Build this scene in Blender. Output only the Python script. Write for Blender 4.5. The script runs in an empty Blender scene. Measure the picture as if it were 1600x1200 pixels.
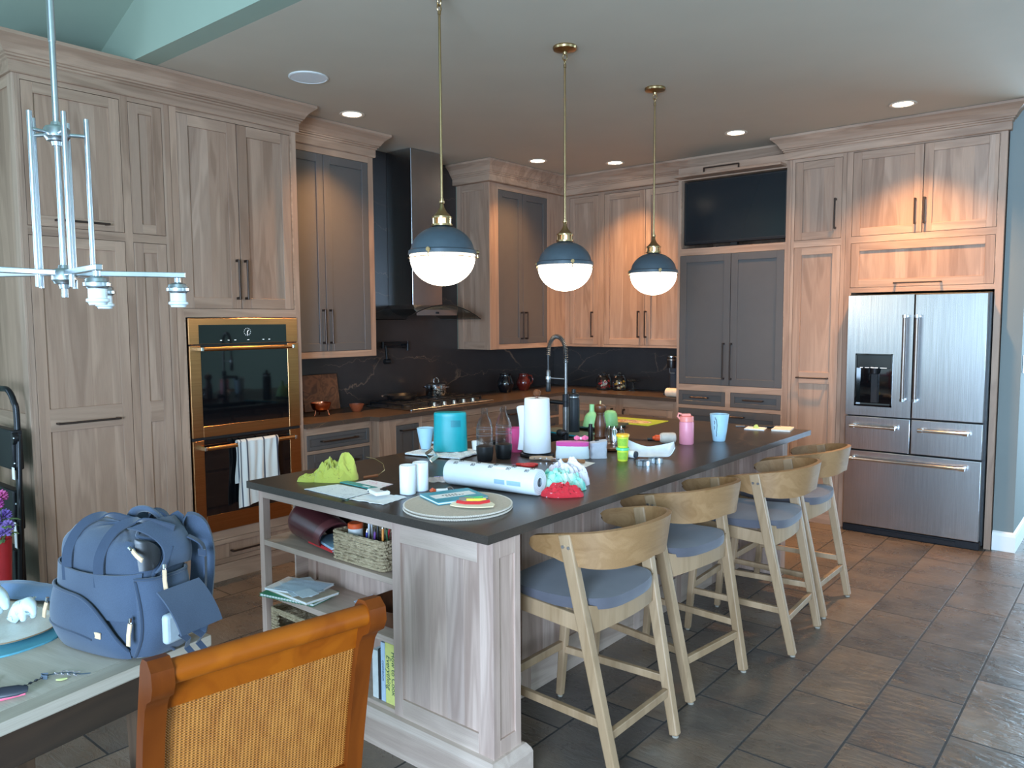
import bpy, bmesh, math, random
from mathutils import Vector, Matrix, noise
random.seed(7)
PI = math.pi
SC = bpy.context.scene
COL = SC.collection

# ------------------------------------------------------------------ camera, world, light, exposure
cam_data = bpy.data.cameras.new('camera')
cam = bpy.data.objects.new('camera', cam_data)
COL.objects.link(cam)
CR = Vector((0.77057486, 0.63731938, -0.00619621))
CU = Vector((-0.04688561, 0.06637894, 0.99669232))
CF = Vector((-0.63562263, 0.76773553, -0.08103105))
cam.matrix_world = Matrix(((CR.x, CU.x, -CF.x, 5.04595), (CR.y, CU.y, -CF.y, -6.8171), (CR.z, CU.z, -CF.z, 1.604), (0, 0, 0, 1)))
cam_data.sensor_width = 36
cam_data.lens = 1211.05 * 36 / 1600
cam_data.clip_start = .02
SC.camera = cam

SC.view_settings.view_transform = 'Standard'
SC.view_settings.look = 'None'
SC.view_settings.gamma = 1
SC.view_settings.use_curve_mapping = False
SC.view_settings.exposure = 0.3

world = bpy.data.worlds.new('world')
SC.world = world
world.use_nodes = True
world.node_tree.nodes['Background'].inputs[0].default_value = (.62, .8, 1, 1)
world.node_tree.nodes['Background'].inputs[1].default_value = .3


def area(name, loc, rot, sx, sy, power, col):
    l = bpy.data.lights.new(name, 'AREA')
    l.shape = 'RECTANGLE'
    l.size, l.size_y = sx, sy
    l.energy = power
    l.color = col
    o = bpy.data.objects.new(name, l)
    o.location = loc
    o.rotation_euler = rot
    COL.objects.link(o)
    return o


DAY = (.60, .76, 1.0)
# daylight through the windows: two behind the camera, one left, two right; the last is added fill at the windowless hall end
area('window_and_fill_light', (2.3, -9.93, 1.5), (PI / 2, 0, 0), 3.9, 2.25, 42, (.64, .86, .95))
area('window_and_fill_light', (6.2, -9.93, 1.55), (PI / 2, 0, 0), 2.2, 2.1, 720, (.5, .72, 1.0))
area('window_and_fill_light', (.03, -7.85, 1.6), (PI / 2, 0, -PI / 2), 2.6, 1.6, 70, (.5, .74, 1.0))
area('window_and_fill_light', (8.93, -7.0, 1.5), (PI / 2, 0, PI / 2), 2.4, 2.1, 25, DAY)
area('window_and_fill_light', (8.93, -3.2, 1.3), (PI / 2, 0, PI / 2), 2.4, 2.3, 50, (.5, .74, 1))
area('window_and_fill_light', (6.0, 2.9, 1.5), (-PI / 2, 0, 0), 3.0, 2.7, 300, (.5, .75, 1))  # added for the floor's blue sheen; the wall behind it is solid

WARM = (1.0, .54, .21)

# ------------------------------------------------------------------ mesh helpers
class MB:
    def __init__(s):
        s.v, s.f, s.m, s.s = [], [], [], []

    def add(s, vs, fs, m=0, sm=False, M=None):
        o = len(s.v)
        for p in vs:
            p = Vector(p)
            s.v.append(M @ p if M else p)
        for q in fs:
            s.f.append([i + o for i in q])
            s.m.append(m)
            s.s.append(sm)
        return s

    def box(s, x0, x1, y0, y1, z0, z1, m=0, bev=0, seg=1, M=None):
        if x1 < x0: x0, x1 = x1, x0
        if y1 < y0: y0, y1 = y1, y0
        if z1 < z0: z0, z1 = z1, z0
        vs = [(x0, y0, z0), (x1, y0, z0), (x1, y1, z0), (x0, y1, z0), (x0, y0, z1), (x1, y0, z1), (x1, y1, z1), (x0, y1, z1)]
        fs = [(0, 3, 2, 1), (4, 5, 6, 7), (0, 1, 5, 4), (1, 2, 6, 5), (2, 3, 7, 6), (3, 0, 4, 7)]
        if bev <= 0:
            return s.add(vs, fs, m, False, M)
        bm = bmesh.new()
        bv = [bm.verts.new(p) for p in vs]
        for q in fs: bm.faces.new([bv[i] for i in q])
        s.bevelled(bm, bev, seg, m, M)
        return s

    def bevelled(s, bm, bev, seg, m, M):
        """bevel all edges; the six main faces stay flat, only the rounding is smooth"""
        bmesh.ops.bevel(bm, geom=bm.edges[:], offset=bev, segments=seg, profile=.5, affect='EDGES')
        bm.verts.index_update()
        bm.faces.ensure_lookup_table()
        main = set(sorted(range(len(bm.faces)), key=lambda i: -bm.faces[i].calc_area())[:6])
        o = len(s.s)
        s.add([v.co.copy() for v in bm.verts], [[v.index for v in f.verts] for f in bm.faces], m, False, M)
        if seg > 1:
            for k in range(len(bm.faces)): s.s[o + k] = k not in main
        bm.free()

    def cyl(s, p, q, r, r2=None, n=16, m=0, cap=True, M=None):
        p, q = Vector(p), Vector(q)
        r2 = r if r2 is None else r2
        d = (q - p).normalized()
        a = d.orthogonal().normalized()
        b = d.cross(a)
        vs = []
        for c, rr in ((p, r), (q, r2)):
            for i in range(n):
                t = 2 * PI * i / n
                vs.append(c + a * math.cos(t) * rr + b * math.sin(t) * rr)
        s.add(vs, [(i, (i + 1) % n, n + (i + 1) % n, n + i) for i in range(n)], m, True, M)
        if cap:
            s.add(vs[:n], [list(range(n))[::-1]], m, False, M)
            s.add(vs[n:], [list(range(n))], m, False, M)
        return s

    def lathe(s, prof, n=32, c=(0, 0, 0), m=0, M=None):
        c = Vector(c)
        vs, fs = [], []
        for r, z in prof:
            r = max(r, 1e-4)
            for i in range(n):
                t = 2 * PI * i / n
                vs.append(c + Vector((r * math.cos(t), r * math.sin(t), z)))
        for k in range(len(prof) - 1):
            for i in range(n):
                j = (i + 1) % n
                fs.append((k * n + i, k * n + j, (k + 1) * n + j, (k + 1) * n + i))
        return s.add(vs, fs, m, True, M)

    def tube(s, pts, r, n=8, m=0, closed=False, flat=1.0, up=None, M=None):
        pts = [Vector(p) for p in pts]
        k = len(pts)
        rs = r if isinstance(r, (list, tuple)) else [r] * k
        vs, fs = [], []
        prev = None
        for i in range(k):
            if closed:
                d = pts[(i + 1) % k] - pts[i - 1]
            else:
                d = pts[min(i + 1, k - 1)] - pts[max(i - 1, 0)]
            d = d.normalized() if d.length > 1e-9 else Vector((0, 0, 1))
            if up is not None:
                a = d.cross(Vector(up))
                a = a.normalized() if a.length > 1e-6 else d.orthogonal().normalized()
            elif prev is None:
                a = d.orthogonal().normalized()
            else:
                a = prev - d * prev.dot(d)
                a = a.normalized() if a.length > 1e-6 else d.orthogonal().normalized()
            prev = a
            b = d.cross(a)
            for j in range(n):
                t = 2 * PI * j / n
                vs.append(pts[i] + a * math.cos(t) * rs[i] + b * math.sin(t) * rs[i] * flat)
        for i in range(k if closed else k - 1):
            for j in range(n):
                a0, a1 = i * n, ((i + 1) % k) * n
                fs.append((a0 + j, a0 + (j + 1) % n, a1 + (j + 1) % n, a1 + j))
        s.add(vs, fs, m, True, M)
        if not closed:
            s.add(vs[:n], [list(range(n))[::-1]], m, False, M)
            s.add(vs[-n:], [list(range(n))], m, False, M)
        return s

    def ribbon(s, pts, w, th, up, m=0, M=None):
        """flat strap: width w along 'up' cross direction, thickness th"""
        pts = [Vector(p) for p in pts]
        k = len(pts)
        vs, fs = [], []
        for i in range(k):
            d = (pts[min(i + 1, k - 1)] - pts[max(i - 1, 0)]).normalized()
            a = Vector(up[i] if isinstance(up, list) else up)
            a = (a - d * a.dot(d)).normalized()
            b = d.cross(a)
            for (u, v) in ((-1, -1), (1, -1), (1, 1), (-1, 1)):
                vs.append(pts[i] + a * u * w / 2 + b * v * th / 2)
        for i in range(k - 1):
            for j in range(4):
                fs.append((i * 4 + j, i * 4 + (j + 1) % 4, i * 4 + 4 + (j + 1) % 4, i * 4 + 4 + j))
        fs += [(3, 2, 1, 0), tuple(4 * k - 4 + j for j in range(4))]
        return s.add(vs, fs, m, True, M)

    def prism(s, poly, h0, h1, m=0, M=None, sm=False):
        n = len(poly)
        vs = [(p[0], p[1], h0) for p in poly] + [(p[0], p[1], h1) for p in poly]
        fs = [(i, (i + 1) % n, n + (i + 1) % n, n + i) for i in range(n)]
        s.add(vs, fs, m, sm, M)
        s.add(vs, [list(range(n))[::-1], list(range(n, 2 * n))], m, False, M)
        return s

    def grid(s, fn, nu, nv, m=0, cu=False, cv=False, M=None, sm=True, mfn=None):
        vs = [Vector(fn(i / (nu if cu else nu - 1), j / (nv if cv else nv - 1))) for i in range(nu) for j in range(nv)]
        fs = []
        mm = []
        for i in range(nu if cu else nu - 1):
            for j in range(nv if cv else nv - 1):
                i2, j2 = (i + 1) % nu, (j + 1) % nv
                fs.append((i * nv + j, i2 * nv + j, i2 * nv + j2, i * nv + j2))
                mm.append(mfn(i, j) if mfn else m)
        o = len(s.m)
        s.add(vs, fs, m, sm, M)
        for k, x in enumerate(mm): s.m[o + k] = x
        return s

    def sheet(s, fn, nu, nv, th, m=0, M=None, mfn=None):
        """open surface with thickness th (offset along its own normals)"""
        P = [[Vector(fn(i / (nu - 1), j / (nv - 1))) for j in range(nv)] for i in range(nu)]
        N = [[None] * nv for _ in range(nu)]
        for i in range(nu):
            for j in range(nv):
                a = P[min(i + 1, nu - 1)][j] - P[max(i - 1, 0)][j]
                b = P[i][min(j + 1, nv - 1)] - P[i][max(j - 1, 0)]
                c = a.cross(b)
                N[i][j] = c.normalized() if c.length > 1e-12 else Vector((0, 0, 1))
        top = [P[i][j] + N[i][j] * th / 2 for i in range(nu) for j in range(nv)]
        bot = [P[i][j] - N[i][j] * th / 2 for i in range(nu) for j in range(nv)]
        K = nu * nv
        fs, mm = [], []
        for i in range(nu - 1):
            for j in range(nv - 1):
                q = (i * nv + j, (i + 1) * nv + j, (i + 1) * nv + j + 1, i * nv + j + 1)
                k = mfn(i, j) if mfn else m
                fs.append(q); mm.append(k)
                fs.append(tuple(x + K for x in q[::-1])); mm.append(k)
        ring = [i * nv for i in range(nu)] + [(nu - 1) * nv + j for j in range(1, nv)] + [i * nv + nv - 1 for i in range(nu - 2, -1, -1)] + [j for j in range(nv - 2, 0, -1)]
        for a in range(len(ring)):
            b = (a + 1) % len(ring)
            fs.append((ring[b], ring[a], ring[a] + K, ring[b] + K))
            i, j = divmod(ring[a], nv)
            mm.append(mfn(min(i, nu - 2), min(j, nv - 2)) if mfn else m)
        o = len(s.m)
        s.add(top + bot, fs, m, True, M)
        for k, x in enumerate(mm): s.m[o + k] = x
        return s

    def beam(s, p, q, w0, d0, w1=None, d1=None, side=(0, 1, 0), m=0, bev=.004, M=None):
        """tapered rectangular bar; w along side, d across"""
        p, q = Vector(p), Vector(q)
        w1 = w0 if w1 is None else w1
        d1 = d0 if d1 is None else d1
        ax = (q - p).normalized()
        a = Vector(side)
        a = (a - ax * a.dot(ax)).normalized()
        b = ax.cross(a)
        vs = []
        for c, w, d in ((p, w0, d0), (q, w1, d1)):
            for u, v in ((-1, -1), (1, -1), (1, 1), (-1, 1)):
                vs.append(c + a * u * w / 2 + b * v * d / 2)
        fs = [(3, 2, 1, 0), (4, 5, 6, 7), (0, 1, 5, 4), (1, 2, 6, 5), (2, 3, 7, 6), (3, 0, 4, 7)]
        bm = bmesh.new()
        bv = [bm.verts.new(x) for x in vs]
        for f in fs: bm.faces.new([bv[i] for i in f])
        s.bevelled(bm, bev or .0005, 2, m, M)
        return s

    def sweep(s, path, prof, m=0, cap=True):
        """mitred moulding: path = xy points, outward side on the right of travel; prof = (out, z)"""
        k = len(path)
        P = [Vector((x, y)) for x, y in path]
        vs, fs = [], []
        n = len(prof)
        for i in range(k):
            def nrm(a, b):
                d = (b - a).normalized()
                return Vector((d.y, -d.x))
            if i == 0: o = nrm(P[0], P[1])
            elif i == k - 1: o = nrm(P[-2], P[-1])
            else:
                a, b = nrm(P[i - 1], P[i]), nrm(P[i], P[i + 1])
                o = (a + b) / (1 + a.dot(b))
            for d, z in prof:
                vs.append((P[i].x + o.x * d, P[i].y + o.y * d, z))
        for i in range(k - 1):
            for j in range(n):
                j2 = (j + 1) % n
                fs.append((i * n + j, (i + 1) * n + j, (i + 1) * n + j2, i * n + j2))
        s.add(vs, fs, m, False)
        if cap:
            s.add(vs[:n], [list(range(n))], m)
            s.add(vs[-n:], [list(range(n))[::-1]], m)
        return s

    def build(s, name, mats, parent=None, label=None, sharp=40):
        me = bpy.data.meshes.new(name)
        me.from_pydata([tuple(p) for p in s.v], [], s.f)
        if not isinstance(mats, (list, tuple)): mats = [mats]
        for q in mats: me.materials.append(q)
        me.polygons.foreach_set('material_index', s.m)
        me.polygons.foreach_set('use_smooth', s.s)
        bm = bmesh.new()
        bm.from_mesh(me)
        bmesh.ops.recalc_face_normals(bm, faces=bm.faces[:])
        bm.to_mesh(me)
        bm.free()
        me.set_sharp_from_angle(angle=math.radians(sharp))
        me.polygons.foreach_set('use_smooth', s.s)
        me.update()
        o = bpy.data.objects.new(name, me)
        COL.objects.link(o)
        if parent: o.parent = parent
        if label: o['label'] = label
        return o


def thing(name, label, cat, loc=(0, 0, 0), rz=0, group=None):
    o = bpy.data.objects.new(name, None)
    o.empty_display_size = .1
    COL.objects.link(o)
    o.location = loc
    o.rotation_euler = (0, 0, math.radians(rz))
    o['label'], o['category'] = label, cat
    if group: o['group'] = group
    return o


def single(mb, name, label, cat, mats, loc=(0, 0, 0), rz=0, group=None, sharp=40):
    o = mb.build(name, mats, None, None, sharp)
    o.location = loc
    o.rotation_euler = (0, 0, math.radians(rz))
    o['label'], o['category'] = label, cat
    if group: o['group'] = group
    return o


def struct(mb, name, mats):
    o = mb.build(name, mats)
    o['kind'] = 'structure'
    return o


def copy_tree(o, parent=None):
    c = o.copy()
    COL.objects.link(c)
    if parent: c.parent = parent
    for ch in o.children: copy_tree(ch, c)
    return c


def text_mesh(name, body, size, M, mat, parent, extrude=.0004, align='CENTER', shear=0):
    cu = bpy.data.curves.new(name, 'FONT')
    cu.body = body
    cu.size = size
    cu.extrude = extrude
    cu.align_x = align
    cu.align_y = 'CENTER'
    cu.shear = shear
    t = bpy.data.objects.new(name, cu)
    COL.objects.link(t)
    dg = bpy.context.evaluated_depsgraph_get()
    me = bpy.data.meshes.new_from_object(t.evaluated_get(dg))
    bpy.data.objects.remove(t)
    me.materials.clear()
    me.materials.append(mat)
    me.transform(M)
    o = bpy.data.objects.new(name, me)
    COL.objects.link(o)
    o.parent = parent
    return o


# ------------------------------------------------------------------ materials
def S(r, g, b):
    f = lambda c: (c / 255 / 12.92) if c / 255 <= .04045 else ((c / 255 + .055) / 1.055) ** 2.4
    return (f(r), f(g), f(b), 1)


class NT:
    def __init__(s, name):
        s.mat = bpy.data.materials.new(name)
        s.mat.use_nodes = True
        s.t = s.mat.node_tree
        s.b = s.t.nodes['Principled BSDF']

    def n(s, typ, **kw):
        q = s.t.nodes.new(typ)
        for k, v in kw.items(): setattr(q, k, v)
        return q

    def l(s, a, b): s.t.links.new(a, b)

    def coord(s, scale=(1, 1, 1), rnd=True, kind='Object', rot=(0, 0, 0)):
        tc = s.n('ShaderNodeTexCoord')
        mp = s.n('ShaderNodeMapping')
        mp.inputs['Scale'].default_value = scale
        mp.inputs['Rotation'].default_value = rot
        s.l(tc.outputs[kind], mp.inputs['Vector'])
        if rnd:
            oi = s.n('ShaderNodeObjectInfo')
            mul = s.n('ShaderNodeMath', operation='MULTIPLY')
            mul.inputs[1].default_value = 37
            s.l(oi.outputs['Random'], mul.inputs[0])
            s.l(mul.outputs[0], mp.inputs['Location'])
        return mp.outputs[0]

    def noise(s, vec, scale, detail=4, rough=.55, dist=0):
        q = s.n('ShaderNodeTexNoise')
        q.inputs['Scale'].default_value = scale
        q.inputs['Detail'].default_value = detail
        q.inputs['Roughness'].default_value = rough
        q.inputs['Distortion'].default_value = dist
        s.l(vec, q.inputs['Vector'])
        return q.outputs[0]

    def ramp(s, fac, stops):
        q = s.n('ShaderNodeValToRGB')
        e = q.color_ramp.elements
        while len(e) < len(stops): e.new(.5)
        for i, (p, c) in enumerate(stops):
            e[i].position = p
            e[i].color = c if len(c) == 4 else (*c, 1)
        s.l(fac, q.inputs[0])
        return q.outputs[0]

    def mix(s, fac, a, b, mode='MIX'):
        q = s.n('ShaderNodeMix', data_type='RGBA', blend_type=mode)
        for i, x in ((0, fac), (6, a), (7, b)):
            if hasattr(x, 'links'): s.l(x, q.inputs[i])
            else: q.inputs[i].default_value = x
        return q.outputs[2]

    def bump(s, h, strength=.2, dist=.002):
        q = s.n('ShaderNodeBump')
        q.inputs['Strength'].default_value = strength
        q.inputs['Distance'].default_value = dist
        s.l(h, q.inputs['Height'])
        s.l(q.outputs[0], s.b.inputs['Normal'])

    def set(s, col=None, rough=None, metal=None, **kw):
        for k, v in (('Base Color', col), ('Roughness', rough), ('Metallic', metal), *kw.items()):
            if v is None: continue
            k = k.replace('_', ' ')
            if hasattr(v, 'links'): s.l(v, s.b.inputs[k])
            else: s.b.inputs[k].default_value = v
        return s


def plain(name, col, rough=.5, metal=0, var=.06, scale=40, bump=0, **kw):
    t = NT(name)
    v = t.coord()
    nz = t.noise(v, scale, 3)
    dark = tuple(c * (1 - var) for c in col[:3]) + (1,)
    lite = tuple(min(1, c * (1 + var)) for c in col[:3]) + (1,)
    t.set(t.ramp(nz, [(.3, dark), (.7, lite)]), rough, metal, **kw)
    if bump: t.bump(nz, bump, .001)
    return t.mat


def wood(name, c1, c2, axis='z', rough=.5, fine=1.0, pore=.12, wave=.35, staves=0):
    t = NT(name)
    st = {'x': (1.0, 10, 10), 'y': (10, 1.0, 10), 'z': (10, 10, 1.0)}[axis]
    st2 = {'x': (9, 420, 420), 'y': (420, 9, 420), 'z': (420, 420, 9)}[axis]
    v = t.coord(st)
    vec = v
    if staves:
        # glued-up boards of uneven width, each with its own tone and its own run of grain
        p = t.coord((1, 1, 1))
        sp = t.n('ShaderNodeSeparateXYZ')
        t.l(p, sp.inputs[0])
        sm = t.n('ShaderNodeMath', operation='ADD')
        t.l(sp.outputs['X'], sm.inputs[0])
        t.l(sp.outputs['Y'], sm.inputs[1])
        vo = t.n('ShaderNodeTexVoronoi', voronoi_dimensions='1D')
        vo.inputs['Scale'].default_value = staves
        t.l(sm.outputs[0], vo.inputs['W'])
        off = t.n('ShaderNodeVectorMath', operation='MULTIPLY_ADD')
        t.l(vo.outputs['Color'], off.inputs[0])
        off.inputs[1].default_value = (7, 5, 6)
        t.l(v, off.inputs[2])
        vec = off.outputs[0]
    a = t.noise(vec, .8 * fine, 2.5, .5, .7)
    w = t.n('ShaderNodeMath', operation='MULTIPLY')
    w.inputs[1].default_value = 42
    t.l(a, w.inputs[0])
    sn = t.n('ShaderNodeMath', operation='SINE')
    t.l(w.outputs[0], sn.inputs[0])
    mr = t.n('ShaderNodeMapRange')
    mr.inputs['From Min'].default_value = -1
    t.l(sn.outputs[0], mr.inputs['Value'])
    b = t.noise(t.coord(st2), 1.0, 3, .7)
    base = t.mix(t.ramp(a, [(.35, (0, 0, 0)), (.65, (1, 1, 1))]), c1, c2)
    ring = t.mix(mr.outputs[0], c1, c2)
    col = t.mix(wave, base, ring)
    dk = t.ramp(b, [(.34, (1 - pore,) * 3), (.6, (1, 1, 1))])
    col = t.mix(1.0, col, dk, 'MULTIPLY')
    if staves:
        cs = t.n('ShaderNodeSeparateColor')
        t.l(vo.outputs['Color'], cs.inputs[0])
        col = t.mix(1.0, col, t.ramp(cs.outputs[0], [(0, (.90, .86, .84)), (.5, (1, .98, .97)), (1, (1.02, 1.05, 1.09))]), 'MULTIPLY')
    oi = t.n('ShaderNodeObjectInfo')
    tone = t.ramp(oi.outputs['Random'], [(0, (.92, .91, .90)), (1, (1.06, 1.06, 1.06))])
    col = t.mix(1.0, col, tone, 'MULTIPLY')
    t.set(col, rough)
    t.bump(b, .08, .0006)
    return t.mat


def stone(name, base, base2, vein, rough, scale=1.0, amount=1.0, rot=(.3, .5, .6), width=.012):
    t = NT(name)
    v = t.coord((1, 1, 1), rnd=False)
    warp = t.noise(v, 2.6 * scale, 5, .62)
    add = t.n('ShaderNodeVectorMath', operation='MULTIPLY_ADD')
    t.l(warp, add.inputs[0])
    add.inputs[1].default_value = (.3, .3, .3)
    t.l(v, add.inputs[2])
    mp = t.n('ShaderNodeMapping')
    mp.inputs['Rotation'].default_value = rot
    mp.inputs['Scale'].default_value = (.55, .55, 2.4)
    t.l(add.outputs[0], mp.inputs['Vector'])
    vo = t.n('ShaderNodeTexVoronoi', feature='DISTANCE_TO_EDGE')
    vo.inputs['Scale'].default_value = 1.3 * scale
    t.l(mp.outputs[0], vo.inputs['Vector'])
    line = t.ramp(vo.outputs['Distance'], [(0, (.85, .85, .85)), (width * .5, (.25, .25, .25)), (width, (0, 0, 0))])
    mask = t.ramp(t.noise(v, 1.5 * scale, 3), [(.4, (0, 0, 0)), (.6, (amount,) * 3)])
    fac = t.mix(1.0, line, mask, 'MULTIPLY')
    bc = t.mix(t.ramp(t.noise(v, 5, 5), [(.3, (0, 0, 0)), (.7, (1, 1, 1))]), base, base2)
    fine = t.noise(v, 260, 2)
    bc = t.mix(.18, bc, t.ramp(fine, [(.35, (0.01, .01, .01)), (.7, tuple(min(1, c * 2.2) for c in base2[:3]))]))
    t.set(t.mix(fac, bc, vein), rough)
    t.bump(fine, .03, .0005)
    return t.mat


OAK1, OAK2 = S(180, 149, 126), S(144, 115, 95)
M_OAKV = wood('whitewashed_oak_upright_grain', OAK1, OAK2, 'z', wave=.3, staves=9)
M_OAKH = wood('whitewashed_oak_level_grain', OAK1, OAK2, 'x')
M_OAKD = wood('whitewashed_oak_depth_grain', OAK1, OAK2, 'y')
M_ISLE = wood('pale_grey_oak', S(204, 176, 160), S(164, 136, 122), 'z', wave=.35, staves=12)
M_ISLEH = wood('pale_grey_oak_level', S(204, 180, 164), S(172, 147, 132), 'x')
M_ISLED = wood('pale_grey_oak_depth', S(204, 180, 164), S(172, 147, 132), 'y')
M_STOOL = wood('natural_oak', S(174, 142, 110), S(150, 119, 87), 'z', fine=1.4, wave=.25)
M_BAND = wood('natural_oak_veneer', S(164, 124, 84), S(140, 101, 62), 'y', fine=1.6, wave=.3)
M_TABLE = wood('bleached_table_wood', S(206, 190, 164), S(176, 156, 128), 'x', rough=.6, wave=.4)
M_APRON = wood('aged_table_wood', S(168, 140, 108), S(118, 92, 66), 'x', rough=.6)
M_CHERRY = wood('orange_cherry_wood', S(122, 58, 14), S(94, 42, 9), 'z', rough=.38, wave=.2, pore=.06)
M_CHERRYR = wood('golden_cherry_rail', S(156, 80, 14), S(132, 62, 9), 'y', rough=.38, wave=.2, pore=.06)
M_WALNUT = wood('dark_walnut', S(112, 66, 38), S(74, 42, 24), 'z', rough=.35)
M_BOARD = wood('acacia_board', S(150, 92, 56), S(96, 54, 32), 'y', rough=.45, wave=.6)
M_GREY = plain('grey_cabinet_paint', S(86, 81, 78), .42, var=.03, scale=12)
M_BRONZE = plain('dark_bronze', S(74, 62, 56), .38, .85, .1)
M_BLACK = plain('black_plastic', S(24, 24, 26), .4, 0, .1)
M_BLACKM = plain('matte_black_metal', S(34, 34, 37), .42, .5, .1)
M_GLOSSK = plain('black_glass', S(9, 11, 14), .05, 0, .05, Coat_Weight=.4)
M_SCREEN = plain('dark_screen', S(26, 32, 36), .14, 0, 0)
M_BRASS = plain('antique_brass', S(172, 146, 106), .3, 1.0, .08)
M_CHROME = plain('polished_chrome', S(205, 207, 210), .12, 1.0, .03)
M_NICKEL = plain('brushed_nickel', S(190, 196, 200), .3, 1.0, .05)
M_WHITE = plain('white_plastic', S(236, 236, 234), .4, 0, .02)
M_PAPER = plain('white_paper', S(236, 237, 236), .8, 0, .03)
M_BLUED = plain('slate_blue_enamel', S(64, 76, 84), .42, .1, .06)


def steel():
    t = NT('brushed_stainless')
    v = t.coord((260, 3, 3))
    nz = t.noise(v, 1, 3)
    v2 = t.coord((1, 1, 1))
    n2 = t.noise(v2, 2.6, 3, .5, .6)
    t.set(t.ramp(nz, [(.3, S(168, 170, 172)), (.7, S(190, 192, 195))]), .27, 1.0)

    return t.mat


for q_ in (M_CHERRY, M_CHERRYR): q_.node_tree.nodes['Principled BSDF'].inputs['Specular IOR Level'].default_value = .2
M_STEEL = steel()


def steel_warm():
    t = NT('warm_lit_steel_trim')
    nz = t.noise(t.coord((3, 3, 240)), 1, 3)
    t.set(t.ramp(nz, [(.3, S(172, 126, 84)), (.7, S(190, 142, 96))]), .28, 1.0)  # gold tint: warm room reflection put into the stainless colour
    return t.mat


M_OVEN = steel_warm()
M_STONE = stone('charcoal_island_stone', S(52, 44, 39), S(63, 53, 46), S(120, 92, 68), .33, 1.2, .5)
M_COUNTER = stone('warm_lit_counter_stone', S(66, 54, 46), S(80, 65, 54), S(150, 112, 78), .3, 1.4, .6)  # brown base colour carries the warm reflection on the counter
M_SPLASH = stone('veined_black_stone', S(46, 40, 39), S(54, 47, 45), S(140, 112, 90), .3, 1.1, .9, (.5, .5, 0), .009)
M_CEIL = plain('ceiling_paint', S(190, 177, 158), .8, 0, .02, 3)
M_WALL = plain('sage_wall_paint', S(148, 161, 144), .8, 0, .02, 3)
M_WALLW = plain('grey_white_wall_paint', S(120, 127, 125), .8, 0, .02, 3)
M_TRIM = plain('white_trim_paint', S(226, 228, 226), .5, 0, .02, 5)


def slate():
    t = NT('slate_floor_tile')
    tc = t.n('ShaderNodeTexCoord')
    sp = t.n('ShaderNodeSeparateXYZ')
    t.l(tc.outputs['Object'], sp.inputs[0])
    cb = t.n('ShaderNodeCombineXYZ')
    ax = t.n('ShaderNodeMath', operation='ADD'); ax.inputs[1].default_value = 3.535 + .6035 * 40
    t.l(sp.outputs['Y'], ax.inputs[0])
    ay = t.n('ShaderNodeMath', operation='ADD'); ay.inputs[1].default_value = -3.91 + .3 * 41
    t.l(sp.outputs['X'], ay.inputs[0])
    t.l(ax.outputs[0], cb.inputs[0]); t.l(ay.outputs[0], cb.inputs[1])
    br = t.n('ShaderNodeTexBrick')
    br.inputs['Scale'].default_value = 1
    br.inputs['Brick Width'].default_value = .6035
    br.inputs['Row Height'].default_value = .3
    br.inputs['Mortar Size'].default_value = .0048
    br.inputs['Mortar Smooth'].default_value = .15
    br.inputs['Color1'].default_value = (0, 0, 0, 1)
    br.inputs['Color2'].default_value = (1, 1, 1, 1)
    br.inputs['Mortar'].default_value = (.5, .5, .5, 1)
    t.l(cb.outputs[0], br.inputs['Vector'])
    # per tile shift of the pattern
    off = t.n('ShaderNodeVectorMath', operation='MULTIPLY_ADD')
    t.l(br.outputs['Color'], off.inputs[0])
    off.inputs[1].default_value = (9, 7, 5)
    t.l(tc.outputs['Object'], off.inputs[2])
    big = t.noise(off.outputs[0], 1.7, 4, .5, .5)
    rip = t.n('ShaderNodeMapping')
    rip.inputs['Scale'].default_value = (7, 20, 1)
    rip.inputs['Rotation'].default_value = (0, 0, .75)
    t.l(off.outputs[0], rip.inputs[0])
    rp = t.noise(rip.outputs[0], 1.5, 5, .6, .8)
    mid = t.noise(off.outputs[0], 6, 5, .6, .3)
    c = t.ramp(big, [(.3, S(70, 64, 62)), (.48, S(96, 87, 80)), (.6, S(114, 97, 82)), (.78, S(128, 120, 112))])
    c = t.mix(.25, c, t.ramp(mid, [(.3, S(66, 60, 58)), (.7, S(132, 120, 108))]))
    tone = t.ramp(br.outputs['Color'], [(0, (.74, .76, .80)), (1, (1.12, 1.04, .97))])
    c = t.mix(1.0, c, tone, 'MULTIPLY')
    c = t.mix(br.outputs['Fac'], c, S(44, 41, 39))
    rg = t.mix(br.outputs['Fac'], t.ramp(mid, [(.3, (.22,) * 3), (.7, (.36,) * 3)]), (.8, .8, .8, 1))
    t.set(c, rg)
    h = t.n('ShaderNodeMath', operation='MULTIPLY_ADD')
    h.inputs[1].default_value = -.25
    t.l(br.outputs['Fac'], h.inputs[0]); t.l(rp, h.inputs[2])
    t.bump(h.outputs[0], .55, .009)
    return t.mat


M_SLATE = slate()


def fabric(name, c1, c2, sc=700, rough=.9, big=6):
    t = NT(name)
    v = t.coord((1, 1, 1))
    a = t.noise(v, sc, 2)
    b = t.noise(v, big, 3)
    c = t.mix(.6, t.ramp(a, [(.35, c1), (.65, c2)]), t.ramp(b, [(.3, c1), (.7, c2)]))
    t.set(c, rough, Sheen_Weight=.25)
    t.bump(a, .25, .0008)
    return t.mat


M_SEAT = fabric('blue_grey_seat_fabric', S(76, 73, 80), S(94, 90, 96), 900)
M_BAG = fabric('denim_blue_canvas', S(46, 58, 76), S(64, 78, 98), 500)
M_BAGD = fabric('navy_webbing', S(36, 48, 66), S(48, 62, 82), 600)
M_TAN = plain('tan_leather', S(206, 176, 142), .55, 0, .08)


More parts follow.
